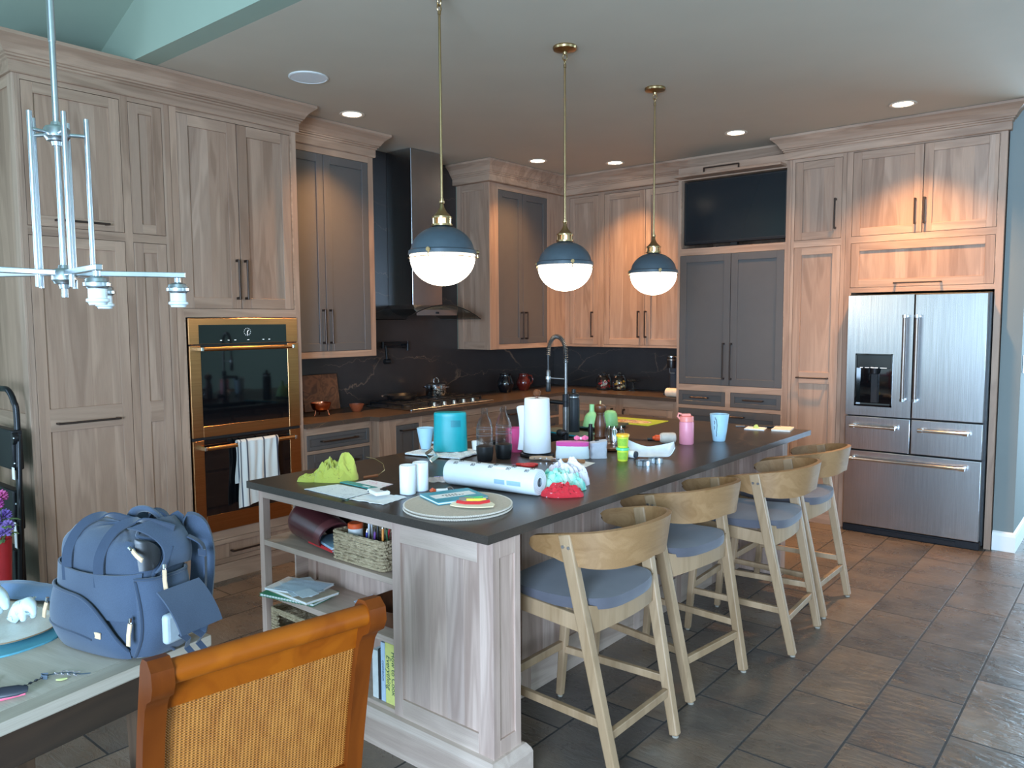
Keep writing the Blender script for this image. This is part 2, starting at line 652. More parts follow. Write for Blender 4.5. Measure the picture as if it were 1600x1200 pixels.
def emis(name, col, strength):
    t = NT(name)
    t.set((.8, .8, .8, 1), .4)
    t.b.inputs['Emission Color'].default_value = (*col[:3], 1)
    t.b.inputs['Emission Strength'].default_value = strength
    return t.mat


def clear(name, col=(1, 1, 1, 1), rough=.03, ior=1.45, trans=1.0):
    t = NT(name)
    t.set(col, rough, 0, Transmission_Weight=trans, IOR=ior)
    return t.mat


M_GLASS = clear('clear_glass', (.93, .97, .97, 1))
# ------------------------------------------------------------------ the room shell
CZ = 3.02            # kitchen ceiling
struct(MB().box(-.15, 9.1, -10.1, 3.1, -.12, 0), 'floor', M_SLATE)
struct(MB().box(-.15, 9.1, -4.668, 3.1, CZ, CZ + .12), 'ceiling', M_CEIL)
struct(MB().box(.0, 4.36, .0, .12, 0, CZ), 'wall_back', M_WALLW)
# gable face above the kitchen ceiling edge and the vaulted ceiling of the dining side
gz = lambda x: 3.012 + .41 * min(x, 9 - x)
struct(MB().prism([(0, CZ), (0, gz(0) + .14), (4.5, gz(4.5) + .1), (9, gz(9) + .14), (9, CZ)], 4.67, 4.79, M=Matrix(((1, 0, 0, 0), (0, 0, -1, 0), (0, 1, 0, 0), (0, 0, 0, 1)))), 'wall_gable', M_WALL)
mv = MB()
for a, b in (((-.15, gz(0) - .06), (4.5, gz(4.5))), ((4.5, gz(4.5)), (9.15, gz(0) - .06))):
    mv.add([(a[0], -10.1, a[1]), (b[0], -10.1, b[1]), (b[0], -4.79, b[1]), (a[0], -4.79, a[1]),
            (a[0], -10.1, a[1] + .12), (b[0], -10.1, b[1] + .12), (b[0], -4.79, b[1] + .12), (a[0], -4.79, a[1] + .12)],
           [(0, 1, 2, 3), (7, 6, 5, 4), (0, 4, 5, 1), (3, 2, 6, 7), (0, 3, 7, 4), (1, 5, 6, 2)])
struct(mv, 'ceiling_vault', M_WALL)


def wall_with_holes(name, axis, pos, th, a0, a1, z1, holes, m):
    mb = MB()
    xs = sorted({a0, a1, *[h[0] for h in holes], *[h[1] for h in holes]})
    zs = sorted({0, z1, *[h[2] for h in holes], *[h[3] for h in holes]})
    for i in range(len(xs) - 1):
        for j in range(len(zs) - 1):
            cx, cz = (xs[i] + xs[i + 1]) / 2, (zs[j] + zs[j + 1]) / 2
            if any(h[0] < cx < h[1] and h[2] < cz < h[3] for h in holes): continue
            if axis == 'y': mb.box(xs[i], xs[i + 1], pos, pos + th, zs[j], zs[j + 1])
            else: mb.box(pos, pos + th, xs[i], xs[i + 1], zs[j], zs[j + 1])
    return struct(mb, name, m)


wall_with_holes('wall_front', 'y', -10.1, .12, -.15, 9.1, 5.1, [(.3, 4.3, .3, 2.65), (5.1, 7.3, .5, 2.6)], M_WALL)
wall_with_holes('wall_right', 'x', 9.0, .12, -10.1, 3.1, 3.3, [(-8.2, -5.8, .45, 2.55), (-4.4, -2.0, .15, 2.45)], M_WALL)
wall_with_holes('wall_left', 'x', -.15, .15, -10.1, 3.1, CZ - .005, [(-9.2, -6.5, .8, 2.45)], M_WALL)
struct(MB().box(4.36, 9.0, 3.0, 3.12, 0, CZ), 'wall_hall', M_WALL)
# the end of the back wall beside the fridge, turning away into the hall
struct(MB().box(4.243, 4.365, -.62, 3.0, 0, CZ), 'wall_fridge', M_WALLW)
struct(MB().sweep([(4.243, -.62), (4.365, -.62), (4.365, 2.99)], [(0, 0), (.016, 0), (.016, .105), (.012, .125), (.006, .13), (0, .135)]), 'baseboard_right', M_TRIM)
n = 0
for axis, pos, h in (('y', -10.02, (.3, 4.3, .3, 2.65)), ('y', -10.02, (5.1, 7.3, .5, 2.6)), ('x', 9.02, (-8.2, -5.8, .45, 2.55)), ('x', 9.02, (-4.4, -2.0, .15, 2.45)), ('x', -.1, (-9.2, -6.5, .8, 2.45))):
    n += 1
    mb = MB()
    w = .06
    a0, a1, z0, z1 = h
    for b in ((a0, a0 + w, z0, z1), (a1 - w, a1, z0, z1), (a0, a1, z0, z0 + w), (a0, a1, z1 - w, z1), ((a0 + a1) / 2 - .03, (a0 + a1) / 2 + .03, z0, z1)):
        if axis == 'y': mb.box(b[0], b[1], pos, pos + .05, b[2], b[3])
        else: mb.box(pos, pos + .05, b[0], b[1], b[2], b[3])
    struct(mb, 'window_%d' % n, M_TRIM)
# veined black stone behind the counters and up behind the hood
struct(MB().box(.0005, .007, -3.705, -.0075, .915, 1.3435).box(.0005, .007, -2.855, -1.5285, 1.3435, CZ - .003)
       .box(.0075, 1.817, -.007, -.0005, .915, 1.3435), 'trim_1', M_SPLASH)

# crown mouldings
CP = [(0, 2.845), (.012, 2.845), (.016, 2.85), (.016, 2.90), (.024, 2.905), (.024, 2.914), (.034, 2.918), (.034, 2.926), (.042, 2.93), (.05, 2.945),
      (.064, 2.966), (.084, 2.985), (.1, 2.997), (.104, 3.0), (.104, 3.017), (0, 3.017)]
struct(MB().sweep([(.003, -5.356), (.641, -5.356), (.641, -3.709), (.41, -3.709)], CP), 'trim_2', [M_OAKD])
struct(MB().sweep([(.409, -3.60), (.409, -2.859), (.008, -2.859)], CP), 'trim_3', [M_OAKD])
struct(MB().sweep([(.008, -1.523), (.409, -1.523), (.409, -.363), (2.80, -.363), (2.80, -.622), (4.206, -.622), (4.206, -.60)], [(0, 2.845)] + [(d + .036, z) for d, z in CP[:-1]] + [(0, 3.017)]), 'trim_4', [M_OAKH])

# ------------------------------------------------------------------ cabinets
def shaker(mb, x0, x1, z0, z1, y=0, t=.019, fw=.058, rec=.012, mids=()):
    """stiles slot 0 (upright grain), rails slot 1 (level grain)"""
    b = .0012
    mb.box(x0, x0 + fw, y, y + t, z0, z1, 0, b)
    mb.box(x1 - fw, x1, y, y + t, z0, z1, 0, b)
    mb.box(x0 + fw, x1 - fw, y, y + t, z0, z0 + fw, 1, b)
    mb.box(x0 + fw, x1 - fw, y, y + t, z1 - fw, z1, 1, b)
    for a, c in mids: mb.box(x0 + fw, x1 - fw, y, y + t, a, c, 1, b)
    mb.box(x0 + fw - .002, x1 - fw + .002, y + rec, y + t - .001, z0 + fw - .002, z1 - fw + .002, 0)


def pull(parent, kind, a, b, c, y=0, off=.034, mat=None):
    """bar pull; kind v: x=a, z b..c; h: x a..b, z=c"""
    mb = MB()
    r = .0055
    if kind == 'v':
        mb.box(a - r, a + r, y - off - r, y - off + r, b, c, 0, .002)
        for z in (b + .008, c - .008): mb.box(a - r, a + r, y - off, y, z - .008, z + .008, 0, .0015)
    else:
        mb.box(a, b, y - off - r, y - off + r, c - r, c + r, 0, .002)
        for x in (a + .008, b - .008): mb.box(x - .008, x + .008, y - off, y, c - r, c + r, 0, .0015)
    return mb.build('handle', mat or M_BRONZE, parent)


def cabinet(name, label, loc, rz, W, D, z0, z1, ops, frame=(M_OAKV, M_OAKH), paint=(M_GREY, M_GREY), cat='cabinet', side=None, toe=0, fwd=.058):
    t = thing(name, label, cat, loc, rz)
    body = MB()
    voids = [o for o in ops if o['k'] == 'void']
    zc = sorted({z0, z1, *[o['z'][0] for o in voids], *[o['z'][1] for o in voids]})
    for a, b in zip(zc[:-1], zc[1:]):
        vv = [o for o in voids if o['z'][0] < (a + b) / 2 < o['z'][1]]
        if not vv: body.box(0.001, W - .001, .0215, D, a, b, 0)
        else:
            o = vv[0]
            body.box(.001, o['x'][0], .0215, D, a, b, 0)
            body.box(o['x'][1], W - .001, .0215, D, a, b, 0)
            body.box(o['x'][0], o['x'][1], D - .012, D, a, b, 0)
    body.build('body', [frame[0]], t)
    fr = MB()
    xs = sorted({0, W, *[v for o in ops for v in o['x']]})
    zs = sorted({z0, z1, *[v for o in ops for v in o['z']]})
    x_lo, x_hi = min(o['x'][0] for o in ops), max(o['x'][1] for o in ops)
    inside = lambda cx, cz: any(o['x'][0] < cx < o['x'][1] and o['z'][0] < cz < o['z'][1] for o in ops)
    for i in range(len(xs) - 1):
        cx = (xs[i] + xs[i + 1]) / 2
        run = None
        for j in range(len(zs) - 1):
            cz = (zs[j] + zs[j + 1]) / 2
            if not inside(cx, cz): run = (run[0] if run else zs[j], zs[j + 1])
            if (inside(cx, cz) or j == len(zs) - 2) and run:
                full = not any(o['x'][0] < cx < o['x'][1] for o in ops)
                fr.box(xs[i], xs[i + 1], 0, .02, run[0], run[1], 0 if full else 1)
                run = None
    fr.build('face_frame', list(frame), t)
    for o in ops:
        if o['k'] == 'void': continue
        g = .0028
        x0, x1, a, b = o['x'][0] + g, o['x'][1] - g, o['z'][0] + g, o['z'][1] - g
        mats = list(paint) if o.get('grey') else list(frame)
        mb = MB()
        shaker(mb, x0, x1, a, b, 0, .019, o.get('fw', fwd), .012, o.get('mids', ()))
        d = mb.build('drawer' if o['k'] == 'drawer' else 'door', mats, t, o.get('label'))
        if 'h' in o: pull(d, *o['h'])
    if side:
        mb = MB()
        # shaker end panel on the left (side == 'l') : built in the y-z plane
        x, d0, d1, a, b, mids = side
        f = .07
        mb.box(x - .012, x, d0, d0 + f, a, b, 0, .001)
        mb.box(x - .012, x, d1 - f, d1, a, b, 0, .001)
        mb.box(x - .012, x, d0 + f, d1 - f, a, a + f, 1, .001)
        mb.box(x - .012, x, d0 + f, d1 - f, b - f, b, 1, .001)
        for q, w in mids: mb.box(x - .012, x, d0 + f, d1 - f, q, w, 1, .001)
        mb.box(x - .004, x, d0 + f, d1 - f, a + f, b - f, 0)
        mb.build('side_panel', [frame[0], M_OAKD], t)
    return t


def op(k, x0, x1, z0, z1, **kw):
    return dict(k=k, x=(x0, x1), z=(z0, z1), **kw)


L = 90
cabinet('pantry_cabinet', 'tall pale oak pantry with wide and narrow doors at far left', (.64, -5.343, 0), L, .78, .632, 0, 2.86, [
    op('door', .023, .505, 2.101, 2.821, h=('h', .15, .415, 2.138)),
    op('door', .023, .505, .11, 2.056, mids=[(1.04, 1.16)], h=('h', .105, .425, 1.083)),
    op('door', .548, .738, 2.101, 2.821), op('door', .548, .738, .11, 2.056, mids=[(1.04, 1.16)])],
    side=(0, 0, .632, 0, 2.86, [(1.06, 1.14)]), fwd=.054)
cabinet('oven_cabinet', 'tall pale oak cabinet holding the double wall oven', (.64, -4.56, 0), L, .85, .632, 0, 2.86, [
    op('door', .041, .422, 1.688, 2.82, h=('v', .392, 1.747, 1.994)), op('door', .422, .804, 1.688, 2.82, h=('v', .449, 1.747, 1.994)),
    op('void', .05, .815, .318, 1.637),
    op('drawer', .041, .81, .105, .262, fw=.03, h=('h', .28, .56, .18))], fwd=.065)
UZ0 = 1.344
cabinet('wall_cabinet', 'upper cabinet with two tall grey doors between oven tower and range hood', (.408, -3.707, 0), L, .847, .399, UZ0, 2.85, [
    op('door', .03, .387, 1.39, 2.80, grey=1, h=('v', .352, 1.446, 1.697)), op('door', .387, .80, 1.39, 2.80, grey=1, h=('v', .415, 1.446, 1.697))])
cabinet('wall_cabinet', 'upper corner cabinet with two tall grey doors right of the range hood', (.408, -1.51, 0), L, 1.502, .399, UZ0, 2.85, [
    op('door', .112, .468, 1.388, 2.795, grey=1, h=('v', .435, 1.43, 1.69)), op('door', .468, .85, 1.388, 2.795, grey=1, h=('v', .5, 1.43, 1.69)),
    ], side=(0, 0, .399, UZ0, 2.85, []))
cabinet('wall_cabinet', 'upper oak cabinet with three doors on back wall left of television', (.4095, -.362, 0), 0, 1.408, .353, UZ0, 2.85, [
    op('door', .057, .40, 1.366, 2.822, h=('v', .337, 1.438, 1.692)), op('door', .467, .922, 1.366, 2.822, h=('v', .862, 1.438, 1.692)),
    op('door', .922, 1.372, 1.366, 2.822, h=('v', .938, 1.438, 1.692))])
cabinet('media_cabinet', 'tall oak unit with grey doors and drawers beneath the television niche', (1.821, -.65, 0), 0, .982, .642, 0, 2.90, [
    op('void', .03, .94, 2.2134, 2.7935),
    op('door', .022, .487, 1.047, 2.1555, grey=1, h=('v', .44, 1.10, 1.41)), op('door', .487, .934, 1.047, 2.1555, grey=1, h=('v', .505, 1.10, 1.41)),
    op('drawer', .022, .455, .868, .994, grey=1, fw=.034, h=('h', .145, .305, .936)), op('drawer', .5, .93, .868, .994, grey=1, fw=.034, h=('h', .62, .79, .936)),
    op('drawer', .022, .93, .56, .838, grey=1, h=('h', .33, .63, .79)), op('drawer', .022, .93, .12, .53, grey=1, h=('h', .33, .63, .44))])
cabinet('tall_cabinet', 'narrow full-height oak cabinet between grey media unit and fridge', (2.805, -.65, 0), 0, .408, .642, 0, 2.86, [
    op('door', .023, .378, 2.2148, 2.82, h=('v', .336, 2.285, 2.515)),
    op('door', .023, .378, .11, 2.1634, mids=[(1.10, 1.19)], h=('h', .07, .313, 1.145))])
cabinet('fridge_cabinet', 'oak surround with two doors and a flap above the fridge', (3.215, -.65, 0), 0, 1.022, .642, 0, 2.86, [
    op('door', .042, .52, 2.2165, 2.838, h=('v', .476, 2.275, 2.46)), op('door', .52, .976, 2.2165, 2.838, h=('v', .537, 2.275, 2.46)),
    op('drawer', .042, .976, 1.835, 2.169, h=('h', .35, .662, 1.862), label='wide oak flap under the two doors'),
    op('void', .05, .982, 0, 1.80)])
# base cabinets
cabinet('base_cabinet', 'low oak base with stacked grey drawers beside the ovens', (.64, -3.707, 0), L, .588, .628, 0, .883, [
    op('drawer', .02, .568, .722, .832, grey=1, fw=.026, h=('h', .13, .44, .782)), op('drawer', .02, .568, .40, .70, grey=1, h=('h', .13, .44, .62)),
    op('drawer', .02, .568, .11, .38, grey=1)])
cabinet('base_cabinet', 'bumped-out oak base cabinet under the gas cooktop', (.72, -3.117, 0), L, 1.83, .708, 0, .883, [
    op('door', .165, .40, .12, .83, grey=1, h=('h', .2, .385, .79)),
    op('drawer', .43, 1.40, .66, .83), op('drawer', .43, 1.40, .39, .64), op('drawer', .43, 1.40, .12, .37),
    op('door', 1.43, 1.665, .12, .83, grey=1, h=('h', 1.45, 1.63, .79))])
cabinet('base_cabinet', 'corner oak base with grey drawers right of the cooktop base', (.64, -1.285, 0), L, .635, .628, 0, .883, [
    op('drawer', .08, .5, .70, .832, grey=1, fw=.03), op('drawer', .08, .5, .42, .68, grey=1), op('drawer', .08, .5, .12, .4, grey=1)])
cabinet('base_cabinet', 'low oak base with two doors below back wall counter', (.643, -.64, 0), 0, 1.172, .628, 0, .883, [
    op('door', .04, .545, .12, .80, h=('v', .515, .68, .785)), op('door', .63, 1.14, .12, .80, h=('v', .645, .68, .785))])
# L-shaped worktop
mb = MB()
mb.prism([(.008, -3.704), (.66, -3.704), (.66, -3.15), (.752, -3.135), (.752, -1.27), (.66, -1.255), (.66, -.66), (1.817, -.66), (1.817, -.008), (.008, -.008)], .8835, .9145)
single(mb, 'countertop', 'long stone L-shaped counter coloured by warm reflection along left and back walls', 'countertop', M_COUNTER)

# lift-up television door, opened flat over the niche
t = thing('lift_up_door', 'oak flap door swung open flat above the television', 'door', (1.845, -.655, 2.81))
MB().box(0, .915, -.13, 0, -.01, .01, 0, .002).build('panel', [M_OAKH], t)
mb = MB().box(.26, .57, -.115, -.103, .04, .05, 0, .002)
for x in (.26, .56): mb.box(x, x + .01, -.115, -.103, .01, .045)
mb.build('handle', M_BRONZE, t)
t = thing('television', 'black flat television set into the niche above grey doors', 'television', (1.854, -.645, 2.2137))
MB().box(.004, .9, .035, .075, .035, .57, 0, .004).build('housing', M_BLACK, t)
MB().box(.02, .884, .0335, .0355, .062, .556).build('screen', M_SCREEN, t)
MB().box(.01, .894, .03, .037, .036, .052, 0, .002).build('bottom_bezel', M_BLACKM, t)
MB().box(.3, .6, .03, .2, 0, .012, 0, .002).box(.42, .48, .05, .09, .01, .05).build('stand', M_BLACK, t)
# ------------------------------------------------------------------ double wall oven
t = thing('double_oven', 'stainless double wall oven with black glass doors set in tall cabinet', 'oven', (.64, -4.504, 0), 90)
MB().box(.012, .743, .002, .55, .335, 1.62).build('body', M_BLACK, t)
p = MB().box(0, .755, -.016, .0, 1.475, 1.632, 0, .002).build('control_panel', M_OVEN, t)
MB().box(.063, .668, -.0175, -.012, 1.478, 1.592).build('touch_glass', M_GLOSSK, p)
M_GLOW = emis('display_light', (.85, .92, 1), 1.2)
mb = MB()
cx, cz, R = .385, 1.547, .024
for k in range(12):
    a = k * PI / 6
    mb.box(-.0012, .0012, -.0185, -.0172, .021, .024, M=Matrix.Translation((cx, 0, cz)) @ Matrix.Rotation(a, 4, 'Y'))
mb.box(-.0012, .0012, -.0185, -.0172, -.019, .002, M=Matrix.Translation((cx, 0, cz)))
mb.box(-.0014, .0014, -.0185, -.0172, 0, .013, M=Matrix.Translation((cx, 0, cz)) @ Matrix.Rotation(.7, 4, 'Y'))
for x in (.205, .255, .30, .39, .497, .54): mb.box(x - .006, x + .006, -.0185, -.0172, 1.496, 1.4985)
mb.build('clock_display', M_GLOW, p)


def oven_door(name, z0, z1, wz0, wz1, hz, lab):
    d = MB()
    d.box(0, .0705, -.02, -.001, z0, z1, 0, .002).box(.672, .755, -.02, -.001, z0, z1, 0, .002).box(.0705, .672, -.02, -.001, z0, wz0, 0, .001)
    if wz1 < z1: d.box(.0705, .672, -.02, -.001, wz1, z1, 0, .001)
    d = d.build('door', M_OVEN, t, lab)
    MB().box(.0705, .672, -.019, -.003, wz0, wz1).build('window', M_GLOSSK, d)
    h = MB()
    h.cyl((.062, -.065, hz), (.683, -.065, hz), .0125, n=20)
    h.build('handle', M_OVEN, d)
    h = MB()
    for x in (.05, .68):
        h.box(x - .006, x + .012, -.078, -.02, hz - .012, hz + .012, 0, .003)
    h.build('handle_bracket', M_CHROME, d)
    return d


d1 = oven_door('upper', .915, 1.468, .98, 1.468, 1.448, 'upper oven door with long bar handle')
d2 = oven_door('lower', .3236, .896, .43, .896, .85, 'lower oven door behind the striped towel')
MB().box(0, .755, -.012, -.001, .897, .914).build('vent_trim', M_BLACK, t)

# striped towel over the lower handle
def towel_pt(side):
    def fn(u, v):
        # u along width, v down
        x = .258 + u * .285 + .008 * math.sin(v * 5 + u * 3)
        ln = .26 if side else .36 + .05 * (1 - u)
        w = .006 * math.sin(u * 17 + v * 2) * v + .004 * math.sin(u * 31)
        if side: return (x, -.05 + w * .5 + .002, .8655 - v * ln)
        return (x + .012 * v * math.sin(u * 6), -.0805 - .006 * v + w, .8655 - v * ln)
    return fn
def stripe(name, base, dark, bands, axis='X'):
    q = NT(name)
    tc = q.n('ShaderNodeTexCoord')
    sp = q.n('ShaderNodeSeparateXYZ')
    q.l(tc.outputs['Object'], sp.inputs[0])
    mr = q.n('ShaderNodeMapRange')
    mr.inputs['From Min'].default_value, mr.inputs['From Max'].default_value = bands[0], bands[1]
    q.l(sp.outputs[axis], mr.inputs['Value'])
    st = [(0, base)]
    for c, w in bands[2]: st += [(c - w, base), (c - w + .004, dark), (c + w - .004, dark), (c + w, base)]
    r = q.ramp(mr.outputs[0], st)
    q.b.inputs['Sheen Weight'].default_value = .2
    q.set(r, .9)
    q.bump(q.noise(q.coord((1, 1, 1)), 700, 2), .2, .0008)
    return q.mat
M_TOWEL = stripe('striped_linen', S(214, 210, 202), S(56, 62, 78), (.258, .555, [(.06, .014), (.2, .02), (.6, .02), (.92, .026)]))
mb = MB()
mb.sheet(towel_pt(0), 40, 24, .003)
mb.sheet(towel_pt(1), 40, 12, .003)
mb.sheet(lambda u, v: (.258 + u * .285, -.065 + .0165 * math.cos(PI * v - PI) * 1.0 * -1 * -1 , .8655 + .0 + .0145 * math.sin(PI * v)), 40, 9, .003)
single(mb, 'dish_towel', 'white towel with navy stripes hanging from lower oven handle', 'towel', M_TOWEL, (.64, -4.504, 0), 90)

# ------------------------------------------------------------------ refrigerator
t = thing('refrigerator', 'stainless french-door refrigerator with ice dispenser at right of kitchen', 'refrigerator', (3.276, -.74, 0))
MB().box(.0, .915, .075, .72, .02, 1.783, 0, .004).build('body', M_BLACK, t)
MB().box(.0, .905, .012, .074, .0, .055, 0, .004).box(.16, .76, .002, .012, .012, .04).build('kick_grille', M_BLACKM, t)
def fridge_door(x0, x1, z0, z1, nm, lab, hole=None):
    mb = MB()
    if hole:
        hx0, hx1, hz0, hz1 = hole
        mb.box(x0, hx0, 0, .07, z0, z1).box(hx1, x1, 0, .07, z0, z1).box(hx0, hx1, 0, .07, z0, hz0).box(hx0, hx1, 0, .07, hz1, z1)
    else: mb.box(x0, x1, 0, .07, z0, z1, 0, .004, 2)
    return mb.build(nm, M_STEEL, t, lab)
M_BRONZER = plain('dark_steel_handle', S(122, 112, 106), .3, .9, .05)
HO = (.062, .32, .958, 1.348)
da = fridge_door(.002, .447, .889, 1.775, 'door', 'left fridge door with the dispenser', HO)
db = fridge_door(.455, .9, .889, 1.775, 'door', 'right fridge door')
dc = fridge_door(.002, .447, .632, .88, 'drawer', 'left small drawer')
dd = fridge_door(.455, .9, .632, .88, 'drawer', 'right small drawer')
de = fridge_door(.002, .9, .06, .622, 'drawer', 'wide bottom freezer drawer')
mb = MB()
mb.box(HO[0], HO[1], .05, .068, HO[2], HO[3])
mb.box(HO[0], HO[0] + .012, -.002, .05, HO[2], HO[3]).box(HO[1] - .012, HO[1], -.002, .05, HO[2], HO[3]).box(HO[0], HO[1], -.002, .05, HO[3] - .01, HO[3]).box(HO[0], HO[1], -.002, .05, HO[2], HO[2] + .014)
dp = mb.build('dispenser', M_GLOSSK, da)
MB().box(HO[0] + .012, HO[1] - .012, .0, .02, 1.235, HO[3] - .01).build('dispenser_panel', M_GLOSSK, dp) if False else None
MB().box(HO[0] + .012, HO[1] - .012, .002, .05, 1.24, HO[3] - .01, 0, .003).build('dispenser_panel', M_SCREEN, da)
mb = MB().cyl((.19, .03, 1.2), (.19, .03, 1.242), .03, .036).box(.165, .215, .03, .048, .98, 1.2, 0, .004)
mb.build('dispenser_paddle', M_BLACKM, da)
mb = MB()
for x, w in ((.095, .02), (.13, .03), (.17, .05), (.235, .045)): mb.box(x, x + w, .0005, .002, 1.243, 1.2455)
for x in (.17, .2): mb.box(x, x + .02, .0005, .002, 1.222 + .023, 1.2475)
mb.build('dispenser_marks', M_GLOW, da)
for d, x in ((da, .401), (db, .481)):
    mb = MB().cyl((x, -.055, 1.03), (x, -.055, 1.615), .0135, n=18)
    h = mb.build('handle', M_BRONZER, d)
    mb = MB()
    for z in (1.012, 1.61): mb.cyl((x, -.055, z), (x, -.055, z + .02), .016, n=18).cyl((x, -.055, z + .01), (x, 0, z + .01), .009)
    mb.build('handle_cap', M_CHROME, h)
for d, x0, x1, z in ((dc, .05, .36, .812), (dd, .508, .82, .812), (de, .05, .81, .567)):
    h = MB().cyl((x0 + .03, -.05, z), (x1 - .03, -.05, z), .011, n=18).build('handle', M_CHROME, d)
    mb = MB()
    for x in (x0, x1 - .03): mb.cyl((x, -.05, z), (x + .03, -.05, z), .015, n=18).cyl((x + .015, -.05, z), (x + .015, 0, z), .012)
    mb.build('handle_cap', M_CHROME, h)

# ------------------------------------------------------------------ range hood, cooktop, pot filler
t = thing('range_hood', 'stainless chimney hood with curved glass canopy above the cooktop', 'hood', (.008, -2.2, 0))
MB().box(0, .3, -.172, .172, 1.74, CZ - .004, 0, .002).build('chimney', M_STEEL, t)
mb = MB()
vs = []
for z, x1, hw in ((1.655, .41, .235), (1.70, .41, .245), (1.742, .31, .18)):
    vs += [(0, -hw, z), (x1, -hw, z), (x1, hw, z), (0, hw, z)]
fs = [(3, 2, 1, 0), (8, 9, 10, 11)] + [(k * 4 + i, k * 4 + (i + 1) % 4, k * 4 + 4 + (i + 1) % 4, k * 4 + 4 + i) for k in (0, 1) for i in range(4)]
mb.add(vs, fs)
hb = mb.build('body', M_STEEL, t)
MB().box(.4095, .4115, -.02, .02, 1.668, 1.684).build('control_display', M_GLOSSK, hb)
M_SMOKE = clear('smoked_glass', (.55, .6, .6, 1), .03)
mb = MB()
mb.sheet(lambda u, v: (.012 + .49 * v, -.44 + .88 * u, 1.622 + .118 * (1 - ((u - .5) * 2) ** 2) ** 1.0), 40, 6, .006)
MB_canopy = mb.build('glass_canopy', M_SMOKE, t)
mb = MB().tube([(.502, -.44 + .88 * k / 40, 1.622 + .118 * (1 - (k / 20 - 1) ** 2)) for k in range(41)], .0042, 8)
mb.build('canopy_edge', M_BLACKM, t)

t = thing('gas_cooktop', 'stainless gas cooktop with black cast-iron grates and knobs', 'cooktop', (.12, -2.74, .9148))
MB().box(0, .54, 0, .97, 0, .012, 0, .004).build('tray', M_STEEL, t)
for k in range(3):
    g = MB()
    y0, y1 = .02 + k * .312, .02 + k * .312 + .3
    for y in (y0 + .006, y1 - .006): g.box(.03, .42, y - .006, y + .006, .03, .045, 0, .003)
    for x in (.036, .225, .414): g.box(x - .006, x + .006, y0, y1, .03, .045, 0, .003)
    for x in (.13, .32): g.box(x - .004, x + .004, y0, y1, .033, .047, 0, .002)
    g.box(.03, .42, (y0 + y1) / 2 - .004, (y0 + y1) / 2 + .004, .033, .047, 0, .002)
    for x in (.036, .414):
        for y in (y0 + .006, y1 - .006): g.box(x - .007, x + .007, y - .007, y + .007, .012, .03)
    g.build('grate', M_BLACKM, t)
    for x in (.13, .32):
        MB().lathe([(0, .012), (.045, .012), (.042, .022), (.03, .024), (.028, .03), (0, .031)], 24, (x, (y0 + y1) / 2, 0)).build('burner', M_BLACK, t)
for k in range(5):
    MB().lathe([(0, .012), (.024, .012), (.022, .018), (.018, .04), (0, .042)], 20, (.485, .30 + k * .115, 0)).build('knob', M_CHROME, t)

t = thing('pot_filler', 'black folding pot filler tap on stone wall under the hood', 'tap', (.008, -2.21, 1.40))
MB().cyl((0, 0, 0), (.02, 0, 0), .03).cyl((.02, 0, 0), (.05, 0, 0), .014).build('wall_flange', M_BLACKM, t)
MB().cyl((.05, 0, -.045), (.05, 0, .035), .013).cyl((.05, 0, .022), (.05, -.28, .022), .011).cyl((.05, -.28, -.02), (.05, -.28, .035), .013).build('upper_arm', M_BLACKM, t)
MB().cyl((.05, -.28, -.008), (.055, -.02, -.008), .009).build('lower_arm', M_BLACKM, t)
MB().tube([(.05, -.25, .0), (.06, -.25, -.06), (.065, -.25, -.12)], .011, 10).cyl((.06, -.275, -.13), (.07, -.225, -.13), .022).build('spout', M_BLACKM, t)

# ------------------------------------------------------------------ island
t = thing('kitchen_island', 'long pale grey oak island with open shelves at its near end', 'island', (2.72, -3.46, 0))
ox, oy = 2.72, -3.46
X = lambda v: v - ox
Y = lambda v: v - oy
# near end: oak end panel wing
mb = MB()
x0, x1, yf, yb = 2.915, 3.40, -4.945, -4.80
mb.box(X(x0), X(x1), Y(yf + .02), Y(yb), .0, .884, 0)
f = .062
mb.box(X(x0), X(x0 + .045), Y(yf), Y(yf + .02), .12, .884, 0, .001).box(X(x1 - f), X(x1), Y(yf), Y(yf + .02), .12, .884, 0, .001)
mb.box(X(x0 + .045), X(x1 - f), Y(yf), Y(yf + .02), .12, .205, 1, .001).box(X(x0 + .045), X(x1 - f), Y(yf), Y(yf + .02), .80, .884, 1, .001)
mb.box(X(x0 + .045), X(x1 - f), Y(yf + .01), Y(yf + .021), .2, .81, 0)
mb.box(X(x1), X(x1 + .008), Y(yf), Y(yf + .035), .12, .884, 0, .001).box(X(x1), X(x1 + .008), Y(yb - .03), Y(yb), .12, .884, 0, .001)
mb.box(X(x1), X(x1 + .008), Y(yf + .035), Y(yb - .03), .12, .19, 0, .001).box(X(x1), X(x1 + .008), Y(yf + .035), Y(yb - .03), .82, .884, 0, .001)
mb.build('end_panel', [M_ISLE, M_ISLEH], t)
